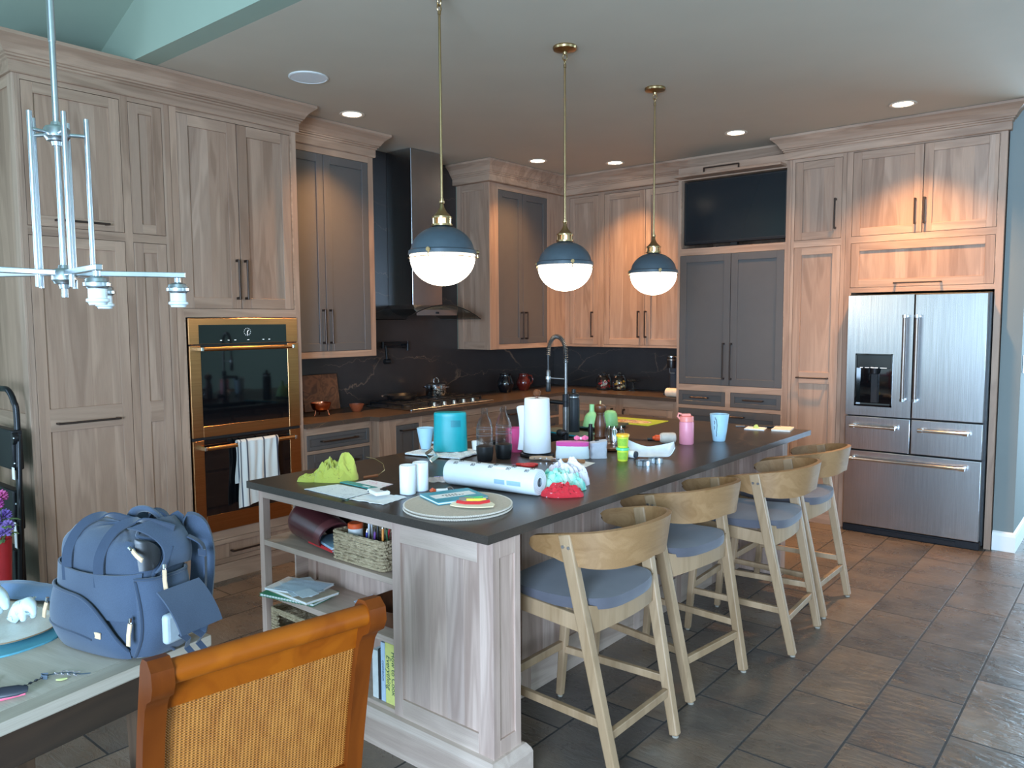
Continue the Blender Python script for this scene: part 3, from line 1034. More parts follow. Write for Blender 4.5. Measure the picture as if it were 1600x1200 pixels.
# open shelf unit
mb = MB().box(X(2.045), X(2.078), Y(yf), Y(yf + .035), .0, .884, 0, .001)
mb.build('corner_post', [M_ISLE], t)
MB().box(X(2.078), X(2.915), Y(yf), Y(yf + .022), .842, .884, 0, .001).build('top_rail', [M_ISLEH], t)
MB().box(X(2.045), X(2.078), Y(yf + .035), Y(-4.70), .842, .884, 0, .001).build('side_rail', [M_ISLED], t)
MB().box(X(2.08), X(2.915), Y(-4.705), Y(-4.685), .0, .884, 0).box(X(2.07), X(2.13), Y(-4.715), Y(-4.684), .0, .884, 0, .001).build('back_panel', [M_ISLE], t)
for z in (.63, .40):
    MB().box(X(2.05), X(2.914), Y(yf + .002), Y(-4.706), z, z + .024, 0, .0015).build('shelf', [M_ISLEH], t)
MB().box(X(2.05), X(2.914), Y(yf + .002), Y(-4.706), .125, .15, 0, .0015).build('shelf', [M_ISLEH], t, 'bottom shelf just above the plinth')
mb = MB().sweep([(X(2.04), Y(-4.70)), (X(2.04), Y(yf)), (X(x1), Y(yf)), (X(x1), Y(yb)), (X(3.02), Y(yb))],
                [(-.008, 0), (.034, 0), (.034, .1), (.03, .112), (.022, .124), (.016, .132), (0, .136), (-.008, .136)])
mb.build('plinth', [M_ISLEH], t)
# long sides and far end
mb = MB()
xr = 3.03
mb.box(X(xr - .02), X(xr), Y(-4.80), Y(-2.02), 0, .884, 0)
ys = [-4.80, -4.34, -3.88, -3.42, -2.96, -2.5, -2.02]
for y in ys[:-1] + [-2.02 - .06]: mb.box(X(xr), X(xr + .012), Y(y), Y(y + .06), 0, .884, 0, .001)
for a, b in zip(ys[:-1], ys[1:]):
    for q, w in ((.0, .16), (.8, .884)): mb.box(X(xr), X(xr + .0115), Y(a + .06), Y(b), q, w, 1, .001)
mb.build('seating_panel', [M_ISLE, M_ISLED], t)
mb = MB()
mb.box(X(2.07), X(2.09), Y(-4.684), Y(-2.02), .0, .884, 0)
for a, b in zip(ys[:-1], ys[1:]):
    for q, w in ((.12, .4), (.42, .62), (.64, .84)): mb.box(X(2.06), X(2.07), Y(a + .02), Y(b - .02), q, w, 1, .002)
mb.build('drawer_side', [M_ISLE, M_ISLED], t)
MB().box(X(2.07), X(3.03), Y(-2.04), Y(-2.02), 0, .884, 0).build('far_panel', [M_ISLE], t)
MB().box(X(3.02), X(3.31), Y(-2.10), Y(-2.02), 0, .884, 0, .002).build('far_wing', [M_ISLE], t)

mb = MB()
SX = (2.11, 2.42, -3.58, -2.99)     # sink opening
a = (2.02, 3.425, -4.986, -1.94)
b = .0025
mb.prism([(a[0], a[2]), (a[1], a[2]), (a[1], a[3]), (a[0], a[3]), (a[0], SX[2]), (SX[0], SX[2]), (SX[0], SX[3]), (SX[1], SX[3]), (SX[1], SX[2]), (a[0], SX[2] - 1e-4)], .8845, .9145) if False else None
mb.box(a[0], a[1], a[2], SX[2], .8845, .9145, 0).box(a[0], a[1], SX[3], a[3], .8845, .9145, 0).box(a[0], SX[0], SX[2], SX[3], .8845, .9145, 0).box(SX[1], a[1], SX[2], SX[3], .8845, .9145, 0)
single(mb, 'island_worktop', 'dark charcoal stone worktop covering the whole island', 'worktop', M_STONE)
t = thing('sink', 'black undermount sink in the island behind the paper towels', 'sink', (2.265, -3.285, .9))
mb = MB()
w, h = (SX[1] - SX[0]) / 2 - .001, (SX[3] - SX[2]) / 2 - .001
mb.box(-w, w, -h, h, -.2, -.19).box(-w, -w + .006, -h, h, -.19, .004).box(w - .006, w, -h, h, -.19, .004).box(-w, w, -h, -h + .006, -.19, .004).box(-w, w, h - .006, h, -.19, .004)
mb.build('basin', M_BLACKM, t)
MB().lathe([(0, 0), (.04, 0), (.045, .004), (.03, .006), (0, .004)], 20, (0, 0, -.19)).build('drain', M_CHROME, t)

# ------------------------------------------------------------------ counter stools
M_GLIDE = plain('pale_felt_glide', S(150, 140, 126), .8)
def make_stool():
    t = thing('counter_stool', '', 'stool', (0, 0, 0))
    for sgn in (-1, 1):
        mb = MB().beam((.275, sgn * .212, 0.008), (.09, sgn * .252, .868), .036, .036, .032, .052, (0, 1, 0), 0, .006)
        lg = mb.build('rear_leg', M_STOOL, t)
        MB().lathe([(0, 0), (.013, 0), (.013, .008), (0, .009)], 12, (.275, sgn * .212, 0)).build('foot_glide', M_GLIDE, lg)
        mb = MB()
        for dx in (-.012, .012): mb.cyl((.1 + dx, sgn * .266, .825), (.1 + dx, sgn * .2705, .825), .006, n=12)
        mb.build('screw', M_NICKEL, lg)
        mb = MB().beam((-.265, sgn * .2, .008), (-.215, sgn * .2, .598), .03, .03, .036, .042, (0, 1, 0), 0, .006)
        lg = mb.build('front_leg', M_STOOL, t)
        MB().lathe([(0, 0), (.011, 0), (.011, .008), (0, .009)], 12, (-.265, sgn * .2, 0)).build('foot_glide', M_GLIDE, lg)
        MB().beam((-.25, sgn * .2, .215), (.225, sgn * .222, .215), .02, .03, side=(0, 1, 0), bev=.003).build('side_stretcher', M_STOOL, t)
        MB().beam((-.205, sgn * .222, .575), (.15, sgn * .232, .555), .024, .06, .024, .06, (0, 1, 0), 0, .004).build('side_rail', M_STOOL, t)
    MB().beam((.238, -.2, .17), (.238, .2, .17), .022, .032, side=(1, 0, 0), bev=.003).build('rear_stretcher', M_STOOL, t)
    MB().beam((-.25, -.19, .235), (-.25, .19, .235), .022, .034, side=(1, 0, 0), bev=.003).build('front_stretcher', M_STOOL, t)
    MB().beam((-.21, -.19, .572), (-.21, .19, .572), .024, .06, side=(1, 0, 0), bev=.003).build('front_rail', M_STOOL, t)
    # curved rear apron dipping in the middle, rising to the legs
    mb = MB()
    n = 22
    vs, fs = [], []
    for i in range(n):
        u = i / (n - 1) * 2 - 1
        x = .155 + .035 * (1 - u * u)
        top = .592 + .03 * abs(u) ** 2.2
        for dx, z in ((-.012, .515 + .012 * (1 - u * u)), (.012, .515 + .012 * (1 - u * u)), (.012, top), (-.012, top)): vs.append((x + dx, u * .225, z))
    for i in range(n - 1):
        for j in range(4): fs.append((i * 4 + j, i * 4 + (j + 1) % 4, i * 4 + 4 + (j + 1) % 4, i * 4 + 4 + j))
    fs += [(3, 2, 1, 0), tuple(4 * n - 4 + j for j in range(4))]
    mb.add(vs, fs, 0, True)
    mb.build('rear_rail', M_STOOL, t)
    # seat pad
    def seat(u, v):
        ang = u * 2 * PI
        c, s_ = math.cos(ang), math.sin(ang)
        rx, ry = .225, .228
        px = math.copysign(abs(c) ** .55, c) * rx
        py = math.copysign(abs(s_) ** .5, s_) * ry
        return px, py
    def seat_fn(u, v):
        px, py = seat(u, v)
        if v < .12: k, z = v / .12, 0.0
        elif v < .5: k, z = 1.0 + .012 * math.sin((v - .12) / .38 * PI), (v - .12) / .38
        else: k, z = 1 - (v - .5) / .5, 1
        zz = .59 + .04 * (z if v < .5 else 1) + (.012 * (1 - (k ** 3)) if v >= .5 else 0)
        xx, yy = px * k - .015, py * k
        if xx > .0: yy *= 1
        zz += -.012 * math.exp(-((xx - .02) / .12) ** 2 - (yy / .15) ** 2) + .016 * max(0, xx / .2) * abs(yy / .228) ** 2
        return (xx, yy, zz)
    MB().grid(seat_fn, 56, 17, cu=True).build('seat_pad', M_SEAT, t)
    # horseshoe backrest
    def path(q):
        a = abs(q)
        ys_ = math.copysign(1, q)
        if a > .62:
            k = (a - .62) / .38
            return Vector((.10 - .18 * k, ys_ * (.247 - .012 * k * k), 0)), ys_
        th = a / .62 * PI / 2
        return Vector((.10 + .195 * math.cos(th), ys_ * .247 * math.sin(th) ** .92, 0)), ys_
    def band(u, v):
        q = u * 2 - 1
        p, _ = path(q)
        p2, _ = path(min(1, q + .01)); p1, _ = path(max(-1, q - .01))
        d = (p2 - p1).normalized()
        nrm = Vector((d.y, -d.x, 0))
        a = abs(q)
        top = .905 - .072 * a ** 1.6
        bot = .772 - .016 * math.sin(min(1, a / .75) * PI) + .012 * max(0, (a - .7) / .3)
        if a > .93:
            r = (a - .93) / .07
            e = (top - bot) / 2 * (1 - math.sqrt(max(0, 1 - r * r)) * .85 - .15 * (1 - r))
            top, bot = top - e * .8, bot + e * .8
        z = bot + (top - bot) * v
        flare = .022 * (v - .35) * (1 - .7 * a)
        return p + nrm * flare + Vector((0, 0, z))
    MB().sheet(band, 90, 9, .018).build('backrest', M_BAND, t)
    return t


st = make_stool()
lab = ['oak counter stool with blue-grey seat nearest to the camera', 'second oak counter stool from the near end of the island',
       'third oak counter stool from the near end of the island', 'oak counter stool at the far end of the island by the fridge']
for i, (x, y, a) in enumerate(((3.418, -4.42, 0), (3.372, -3.688, -7), (3.50, -3.01, 3), (3.47, -2.418, 0))):
    o = st if i == 0 else copy_tree(st)
    o.location = (x, y, 0)
    o.rotation_euler = (0, 0, math.radians(a))
    o['label'] = lab[i]
    o['group'] = 'bar stools along the island'

# ------------------------------------------------------------------ pendants
M_GLOBE = emis('lit_opal_glass', (1.0, .86, .66), 9)
def make_pendant():
    t = thing('pendant_lamp', '', 'lamp')
    z = CZ
    MB().lathe([(0, 0), (.062, 0), (.064, -.006), (.06, -.016), (.03, -.024), (.012, -.028), (.01, -.04), (0, -.041)], 32, (0, 0, z)).build('canopy', M_BRASS, t)
    mb = MB()
    mb.tube([(.012 * math.cos(a), 0, z - .054 + .016 * math.sin(a)) for a in [k * PI / 8 for k in range(16)]], .003, 8, closed=True)
    mb.tube([(0, .01 * math.cos(a), z - .078 + .015 * math.sin(a)) for a in [k * PI / 8 for k in range(16)]], .003, 8, closed=True)
    mb.build('chain_link', M_BRASS, t)
    MB().lathe([(0, z - .088), (.0075, z - .09), (.0075, z - .105), (.0055, z - .107), (.0055, 2.14), (.009, 2.138), (.009, 2.128), (0, 2.127)], 16).build('rod', M_BRASS, t)
    MB().lathe([(.006, 2.13), (.012, 2.128), (.012, 2.12), (.008, 2.115), (.011, 2.10), (.022, 2.08), (.036, 2.066), (.04, 2.06), (0, 2.06)], 28).build('finial', M_BRASS, t)
    mb = MB()
    for k in range(8):
        a = k * PI / 4
        mb.box(.034, .04, -.006, .006, 2.022, 2.06, M=Matrix.Rotation(a, 4, 'Z'))
    mb.lathe([(.03, 2.053), (.044, 2.053), (.044, 2.06), (.03, 2.06)], 28).lathe([(.03, 2.02), (.046, 2.02), (.046, 2.028), (.03, 2.028)], 28)
    mb.build('vented_collar', M_BRASS, t)
    MB().lathe([(0, 2.02), (.018, 2.02), (.018, 2.055), (0, 2.056)], 20).build('lamp_socket', emis('warm_socket_glow', (1, .6, .25), 1.6), t)
    pr = [(.03, 2.021)]
    for k in range(15):
        a = PI / 2 - (k + 2) * (PI / 2 - .16) / 16.5
        pr.append((.139 * math.cos(a) + .001, 1.905 + .116 * math.sin(a)))
    pr += [(.14, 1.918), (.149, 1.912), (.1505, 1.896), (.145, 1.894), (.137, 1.91), (.12, 1.95), (.06, 2.005), (.03, 2.018)]
    MB().lathe(pr, 48).build('dome_shade', M_BLUED, t)
    MB().lathe([(.144, 1.8835), (.1505, 1.8835), (.152, 1.8815), (.1505, 1.8795), (.144, 1.8795), (.142, 1.8815), (.144, 1.8835)], 48).build('rim', M_BRASS, t)
    pr = [(0, 1.76)]
    for k in range(1, 14):
        a = k * PI / 2 / 14
        pr.append((.143 * math.sin(a), 1.886 - .126 * math.cos(a)))
    pr += [(.1435, 1.893), (.12, 1.8935), (0, 1.8935)]
    MB().lathe(pr, 48).build('globe', M_GLOBE, t)
    for k in range(3):
        a = math.radians(-60 + 120 * k)
        R_ = Matrix.Rotation(a, 4, 'Z')
        mb = MB().cyl((.148, 0, 1.908), (.16, 0, 1.908), .0095, n=14, M=R_).cyl((.16, 0, 1.908), (.163, 0, 1.908), .007, n=14, M=R_).tube([(.155, 0, 1.9), (.158, 0, 1.885), (.152, 0, 1.88)], .003, 6, M=R_)
        mb.build('thumb_screw', M_BRASS, t)
    return t


pd = make_pendant()
for i, (y, l) in enumerate(((-4.36, 'blue-grey dome pendant with lit globe, nearest and largest of three'), (-3.44, 'middle blue-grey dome pendant hanging over the island'), (-2.497, 'farthest blue-grey dome pendant, in front of television cabinet'))):
    o = pd if i == 0 else copy_tree(pd)
    o.location = (2.62, y, 0)
    o.rotation_euler = (0, 0, math.radians((-8, 20, 14)[i]))
    o['label'] = l
    o['group'] = 'pendants over the island'

# ------------------------------------------------------------------ recessed lights and ceiling speaker
M_LENS = emis('lit_downlight_lens', (1.0, .84, .62), 14)
M_TRIMR = plain('downlight_trim', S(222, 206, 186), .5, 0, .02)
def make_downlight():
    t = thing('recessed_light', '', 'light')
    MB().lathe([(.062, 0), (.082, -.0005), (.086, -.004), (.082, -.007), (.066, -.006), (.06, .0)], 36).build('trim_ring', M_TRIMR, t)
    MB().lathe([(0, -.003), (.061, -.003), (.061, -.0005), (0, -.0005)], 32).build('lens', M_LENS, t)
    return t
dl = make_downlight()
DL = [((.754, -3.328), 'recessed ceiling light above grey wall cabinet by the ovens', 80, 104), ((.759, -1.263), 'recessed ceiling light over the corner grey cabinet', 50, 110),
      ((1.232, -.736), 'recessed ceiling light nearest the back corner cabinets', 84, 100), ((2.526, -1.088), 'recessed ceiling light in front of the television', 38, 100),
      ((3.694, -1.112), 'recessed ceiling light in front of the fridge', 150, 106)]
for i, ((x, y), l, e, cone) in enumerate(DL):
    o = dl if i == 0 else copy_tree(dl)
    o.location = (x, y, CZ)
    o['label'] = l
    o['group'] = 'recessed kitchen lights'
    sp = bpy.data.lights.new('downlight_beam', 'SPOT')
    sp.energy = e * 2.1
    sp.color = WARM
    sp.spot_size = math.radians(cone)
    sp.spot_blend = 1.0
    sp.shadow_soft_size = .05
    so = bpy.data.objects.new('downlight_beam', sp)
    COL.objects.link(so)
    so.location = (x, y, CZ - .012)
t = thing('ceiling_speaker', 'round white speaker flush in the kitchen ceiling', 'speaker', (1.203, -4.006, CZ))
MB().lathe([(.1, -.0005), (.112, -.001), (.114, -.006), (.104, -.009), (.1, -.006)], 40).build('rim', M_TRIM, t)
MB().lathe([(0, -.007), (.101, -.007), (.101, -.0005), (0, -.0005)], 40).build('grille', plain('speaker_grille', S(222, 224, 224), .7, 0, .05, 900, .3), t)

# ------------------------------------------------------------------ chandelier over the dining table
t = thing('chandelier', 'brushed nickel chandelier with five arms and bare sockets, far left', 'chandelier', (2.846, -5.99, 0))
H0, H1 = 1.728, 2.092
MB().cyl((0, 0, H0), (0, 0, 3.9), .0075, n=16).cyl((0, 0, 2.32), (0, 0, 3.9), .009, n=16).build('stem', M_NICKEL, t)
hubp = [(0, .03), (.012, .028), (.014, .02), (.026, .016), (.03, .01), (.03, -.01), (.026, -.014), (.024, -.02), (.014, -.022), (.012, -.032), (0, -.034)]
MB().lathe(hubp, 24, (0, 0, H0)).lathe([(0, -.03), (.008, -.03), (.008, -.055), (0, -.056)], 16, (0, 0, H0)).build('lower_hub', M_NICKEL, t)
MB().lathe(hubp, 24, (0, 0, H1)).build('upper_hub', M_NICKEL, t)
M_SOCK = plain('porcelain_socket', S(214, 222, 224), .35, 0, .03)
base_ang = math.degrees(math.atan2(CR.y, CR.x))
for da_ in (-46, 26, 98, 170, 242):
    a = math.radians(base_ang + da_)
    R_ = Matrix.Rotation(a, 4, 'Z')
    z = H0 + .008
    arm = MB().box(.02, .292, -.008, .008, z - .007, z + .007, 0, .0015, M=R_).build('arm', M_NICKEL, t)
    q = (.272, 0, z)
    sk = MB().lathe([(0, -.007), (.008, -.008), (.008, -.02), (.014, -.022), (.024, -.026), (.026, -.034), (.03, -.036), (.03, -.044), (.024, -.046), (.022, -.05), (0, -.05)], 24, q, M=R_).build('socket_cup', M_NICKEL, arm)
    MB().lathe([(.0205, -.05), (.0205, -.072), (.025, -.074), (.0255, -.08), (.0205, -.083), (.019, -.088), (.014, -.088), (.012, -.055)], 24, q, M=R_).build('socket', M_SOCK, arm)
    R2 = Matrix.Rotation(math.radians(base_ang + da_), 4, 'Z')
    MB().cyl((.068, 0, H0 - .03), (.068, 0, H1 + .042), .0065, n=14, M=R2).build('rod', M_NICKEL, t)
    MB().cyl((.02, 0, H1 - .002), (.068, 0, H1 - .002), .005, n=10, M=R2).build('spoke', M_NICKEL, t)
MB().lathe([(0, 0), (.06, -.002), (.06, -.02), (.01, -.03), (0, -.03)], 24, (0, 0, 4.155)).cyl((0, 0, 3.88), (0, 0, 4.14), .009).build('ceiling_canopy', M_NICKEL, t)
# ------------------------------------------------------------------ things on the island
IZ = .9148
VA = 39.6                      # heading of the camera's right-hand side, degrees from +x


def rect_sheet(pts, th, wav=0, seed=0, nu=14, nv=14):
    """thin sheet spanning four ground points a,b,c,d (xy), gently waved"""
    a, b, c, d = [Vector((p[0], p[1], 0)) for p in pts]
    def fn(u, v):
        p = a.lerp(b, u).lerp(d.lerp(c, u), v)
        z = th / 2
        if wav:
            e = max(abs(u - .5), abs(v - .5)) * 2
            z += wav * abs(noise.noise(Vector((u * 3 + seed, v * 3, seed * .7)))) + wav * .8 * max(0, e - .7) * abs(noise.noise(Vector((u * 5, v * 5, seed + 3.1)))) * 4
        return (p.x, p.y, z)
    return MB().sheet(fn, nu, nv, th)


def heap(rx, ry, h, seed, rz=0, n=44, folds=5.0, mfn=None, lean=(0, 0), power=1.0, m=0):
    """crumpled cloth heap, radius rx by ry, height h, closed underneath: rounded rolls and creases"""
    mb = MB()
    S_ = Vector((seed * 3.1, seed * 1.7, seed))
    def fn(u, r):
        a = u * 2 * PI
        px, py = math.cos(a) * r, math.sin(a) * r
        edge = 1 + .2 * noise.noise(Vector((math.cos(a) * 1.4, math.sin(a) * 1.4, seed)))
        q = Vector((px, py, 0)) * folds * .3 + S_
        w1 = noise.noise(q)
        w2 = noise.noise(q * 1.9 + Vector((w1 * 1.2, 0, 3)))
        w3 = noise.noise(q * 4.2 + Vector((0, w1 * 2, 7)))
        roll = .5 + .5 * math.sin(7 * w1 + 5 * px)          # soft rounded folds
        crease = math.exp(-(w2 / .09) ** 2)                 # narrow valleys between them
        base = max(0, 1 - r * r) ** (.5 * power)
        z = h * base * (.62 + .34 * roll - .2 * crease + .2 * w2 + .07 * w3)
        k = .03 * base
        x = px * rx * edge + rx * k * 3 * w3 + lean[0] * z
        y = py * ry * edge + ry * k * 3 * w2 + lean[1] * z
        return (x, y, max(z, .0015) if r < .999 else 0)
    mb.grid(lambda u, v: fn(u, 1 - v * .998), n * 2, n, cu=True, mfn=mfn, m=m)
    return mb


M_YEL = fabric('lime_yellow_terry', S(168, 172, 66), S(190, 192, 88), 500)
mb = heap(.10, .07, .075, 3.3, n=32, folds=7)
mb2 = heap(.055, .05, .118, 8.6, n=26, folds=4)
mb.add([v + Vector((.05, .01, 0)) for v in mb2.v], mb2.f, 0, True)
mb2 = heap(.06, .05, .10, 2.2, n=26, folds=4)
mb.add([v + Vector((-.01, .0, 0)) for v in mb2.v], mb2.f, 0, True)
mb3 = heap(.06, .032, .035, 5.2, n=18, folds=6)
mb.add([v + Vector((-.095, -.02, 0)) for v in mb3.v], mb3.f, 0, True)
single(mb, 'cleaning_cloth', 'crumpled lime yellow cloth near the left end of the island', 'cloth', M_YEL, (2.30, -4.735, IZ), VA)
t = thing('eyeglasses', 'thin brown glasses with bent temple wire behind yellow cloth', 'glasses', (2.375, -4.62, IZ), VA)
MB().tube([(.0, -.03, .006), (.03, -.02, .01), (.06, -.008, .012)], .006, 8).build('temple', plain('tortoise_brown', S(112, 62, 34), .3), t)
MB().tube([(.06, -.008, .012), (.085, .02, .03), (.075, .04, .055), (.04, .05, .075), (.0, .045, .085)], .0014, 6).build('wire', M_BRASS, t)


def scribble(name, base, ink, sc=60, thr=.60):
    q = NT(name)
    v = q.coord((1, 1, 1))
    w = q.noise(v, sc, 4, .6, 1.5)
    q.set(q.ramp(w, [(thr, base), (thr + .015, ink), (thr + .04, base)]), .8)
    return q.mat


def at_center(pts):
    return sum(p[0] for p in pts) / len(pts), sum(p[1] for p in pts) / len(pts)


def paper(name, label, cat, pts, mat, th=.0012, wav=0, z=IZ, seed=0, group=None):
    cx, cy = at_center(pts)
    return single(rect_sheet([(p[0] - cx, p[1] - cy) for p in pts], th, wav, seed), name, label, cat, mat, (cx, cy, z), 0, group)


paper('drawing_sheet', 'white sheet of faint drawings lying in front of yellow cloth', 'paper', [(2.365, -4.931), (2.645, -4.936), (2.629, -4.782), (2.398, -4.785)], scribble('drawing_paper', S(226, 234, 238), S(140, 150, 162), 45), .0015, .002)
t = thing('folder', 'slim teal folder between drawings and pink-edged card', 'folder', (2.487, -4.7458, IZ + .0003), -2)
MB().box(-.15, .15, -.016, .022, 0, .004, 0, .001).build('cover', plain('teal_card', S(70, 150, 146), .5), t)
MB().box(.03, .075, -.006, .006, .004, .0045).build('label_sticker', M_PAPER, t)
paper('greeting_card', 'white card with pink print behind teal folder', 'card', [(2.425, -4.714), (2.595, -4.719), (2.583, -4.638), (2.43, -4.641)], scribble('pink_print_card', S(236, 232, 236), S(214, 110, 150), 30, .56), .0012, .001)
paper('paper_napkin', 'crumpled white napkin under the small white gadget', 'napkin', [(2.663, -4.938), (2.835, -4.912), (2.815, -4.775), (2.643, -4.797)], M_PAPER, .0015, .005, seed=4)
t = thing('white_gadget', 'rounded white plastic gadget with black lens on the napkin', 'gadget', (2.715, -4.832, IZ + .0125), -18)
MB().box(-.05, .045, -.03, .032, 0, .016, 0, .007, 4).build('shell', M_WHITE, t)
MB().lathe([(0, .015), (.012, .015), (.013, .019), (.009, .02), (0, .0205)], 20, (.005, .018, 0)).lathe([(0, .015), (.008, .015), (.008, .018), (0, .0182)], 16, (.024, .016, 0)).build('lens', M_BLACK, t)
MB().lathe([(0, .0), (.004, .0), (.004, .001), (0, .0012)], 12, M=Matrix.Translation((-.03, -.031, .008)) @ Matrix.Rotation(PI / 2, 4, 'X')).build('port', M_BLACK, t)
mb = MB().sheet(lambda u, v: (-.02 + .04 * u, (-.009 + .018 * v) * math.sin(PI * (.15 + .7 * u)), .004 + .004 * math.sin(u * 5 + v * 3)), 12, 8, .001)
single(mb, 'hair_clip', 'small dark green clip at corner of drawing sheet', 'clip', plain('dark_green_plastic', S(56, 84, 72), .4), (2.655, -4.953, IZ), 20)

def make_candle():
    t = thing('pillar_candle', '', 'candle')
    MB().lathe([(0, 0), (.03, 0), (.032, .002), (.0325, .113), (.031, .117), (.027, .116), (.02, .109), (0, .107)], 36).build('wax', plain('white_wax', S(232, 236, 240), .45, 0, .01, Subsurface_Weight=.15), t)
    MB().cyl((0, 0, .1), (.001, 0, .112), .0012, n=8).build('wick', M_BLACK, t)
    return t
cd = make_candle()
for i, (x, y, l) in enumerate(((2.765, -4.722, 'white pillar candle nearest the island edge, in front of its twin'), (2.758, -4.645, 'white pillar candle half hidden behind its twin'))):
    o = cd if i == 0 else copy_tree(cd)
    o.location = (x, y, IZ)
    o['label'], o['group'] = l, 'pillar candles'

t = thing('drying_mat', 'white patterned cloth mat under the teal container', 'mat', (2.226, -3.958, IZ + .004), 12)
mb = MB().sheet(lambda u, v: (-.165 + .33 * u, -.13 + .26 * v, .005 + .004 * abs(noise.noise(Vector((u * 6, v * 6, 2)))) + .004 * math.sin(u * 25) * math.sin(v * 22)), 40, 32, .007)
mb.build('cloth', scribble('patterned_cotton', S(226, 232, 234), S(90, 110, 120), 70, .57), t)
M_TEAL = plain('teal_plastic', S(0, 150, 158), .38, 0, .03)
t = thing('plastic_container', 'tall oval teal plastic container upside down on cloth mat', 'container', (2.24, -3.935, IZ + .0175), 42)
def oval(n, a, b, e=2.4):
    return [(math.copysign(abs(math.cos(2 * PI * k / n)) ** (2 / e), math.cos(2 * PI * k / n)) * a, math.copysign(abs(math.sin(2 * PI * k / n)) ** (2 / e), math.sin(2 * PI * k / n)) * b) for k in range(n)]
mb = MB()
prof = [(1.0, 0), (1.0, .01), (.985, .06), (.965, .12), (.95, .172), (.955, .178), (.955, .19), (.94, .198), (.9, .201), (.5, .203), (.01, .203)]
N = 56
base = oval(N, .089, .05)
vs = [(x * k, y * k, z) for k, z in prof for x, y in base]
fs = [(i * N + j, i * N + (j + 1) % N, (i + 1) * N + (j + 1) % N, (i + 1) * N + j) for i in range(len(prof) - 1) for j in range(N)]
mb.add(vs, fs, 0, True)
mb.build('body', M_TEAL, t)
mb = MB().sheet(lambda u, v: (.005 + .05 * u, -.0495 * (1 - ((.005 + .05 * u) / .089) ** 2.4) ** (1 / 2.4) - .0004, .128 + .035 * v), 12, 4, .001)
mb.build('embossed_panel', plain('dark_teal', S(0, 122, 134), .4), t)

def mug(name, label, col, loc, rz, r0, r1, h, handle=None, group=None):
    t = thing(name, label, 'mug' if handle else 'cup', loc, rz, group)
    MB().lathe([(0, 0), (r0 * .9, 0), (r0, .004), ((r0 * .55 + r1 * .45), h * .4), (r1, h - .002), (r1 - .002, h), (r1 - .005, h - .003), (r0 * .45 + r1 * .5, h * .4), (r0 - .006, .01), (0, .009)], 36).build('body', col, t)
    if handle:
        MB().tube([(handle * (r1 * .97), 0, h * .85), (handle * (r1 + .02), 0, h * .86), (handle * (r1 + .03), 0, h * .6), (handle * (r1 + .016), 0, h * .3), (handle * ((r0 + r1) / 2 - .002), 0, h * .28)], .006, 8).build('handle', col, t)
    return t
M_ICE = plain('pale_blue_glaze', S(172, 208, 226), .3, 0, .02)
mug('coffee_mug', 'pale blue mug half hidden behind teal container', M_ICE, (2.096, -3.975, IZ + .0175), VA, .026, .046, .112, 1)
t = thing('egg_cup', 'small white cup with handle right of teal container', 'cup', (2.325, -3.835, IZ + .0175), VA)
MB().lathe([(0, 0), (.016, 0), (.02, .03), (.021, .045), (.018, .045), (.014, .006), (0, .006)], 20).tube([(.02, 0, .035), (.038, .0, .03), (.034, 0, .015), (.018, 0, .01)], .0035, 6).build('body', M_WHITE, t)
mb = MB()
mb.box(-.022, .022, -.022, .022, -.022, .022, 0, .002, M=Matrix.Translation((0, 0, .0365)) @ Matrix.Rotation(math.radians(54.7), 4, 'X') @ Matrix.Rotation(PI / 4, 4, 'Z'))
single(mb, 'glass_cube', 'clear glass cube tipped on its corner beside cloth mat', 'ornament', M_GLASS, (2.335, -4.165, IZ - .0018), 20)

M_PET = clear('clear_bottle_plastic', (.96, .97, .98, 1), .06, 1.2)
M_PET.node_tree.nodes['Principled BSDF'].inputs['Alpha'].default_value = .35
def make_bottle():
    t = thing('soda_bottle', '', 'bottle')
    MB().lathe([(.039, .07), (.041, .08), (.041, .155), (.0385, .178), (.03, .205), (.02, .222), (.0165, .23), (.0165, .24), (.0185, .243), (.0185, .249), (.0155, .25), (.0155, .262), (.014, .262), (.0145, .24), (.018, .222), (.029, .2), (.0375, .176), (.0398, .155), (.0398, .08), (.037, .07)], 36).build('bottle_wall', M_PET, t)
    MB().lathe([(0, 0), (.034, 0), (.038, .006), (.0425, .05), (.0428, .072), (.0385, .074), (.0, .074)], 36).build('base_cup', M_BLACK, t)
    MB().lathe([(.0412, .16), (.0416, .1605), (.0416, .1615), (.0412, .162)], 36).lathe([(.0412, .128), (.0416, .1285), (.0416, .13), (.0412, .1305)], 36).build('fill_line', plain('grey_print', S(96, 100, 106), .5), t)
    return t
bt = make_bottle()
for i, (x, y, l) in enumerate(((2.518, -3.978, 'clear carbonating bottle with black base, left of the pair'), (2.547, -3.868, 'clear carbonating bottle with black base, beside pink cup'))):
    o = bt if i == 0 else copy_tree(bt)
    o.location = (x, y, IZ)
    o['label'], o['group'] = l, 'soda bottles'
M_PINKC = clear('pink_translucent_plastic', (.9, .16, .42, 1), .25, 1.2, .45)
mb = MB().lathe([(0, 0), (.032, 0), (.033, .004), (.041, .128), (.039, .128), (.031, .006), (0, .005)], 32)
single(mb, 'plastic_cup', 'translucent pink plastic cup behind the carbonating bottles', 'cup', M_PINKC, (2.47, -3.68, IZ))

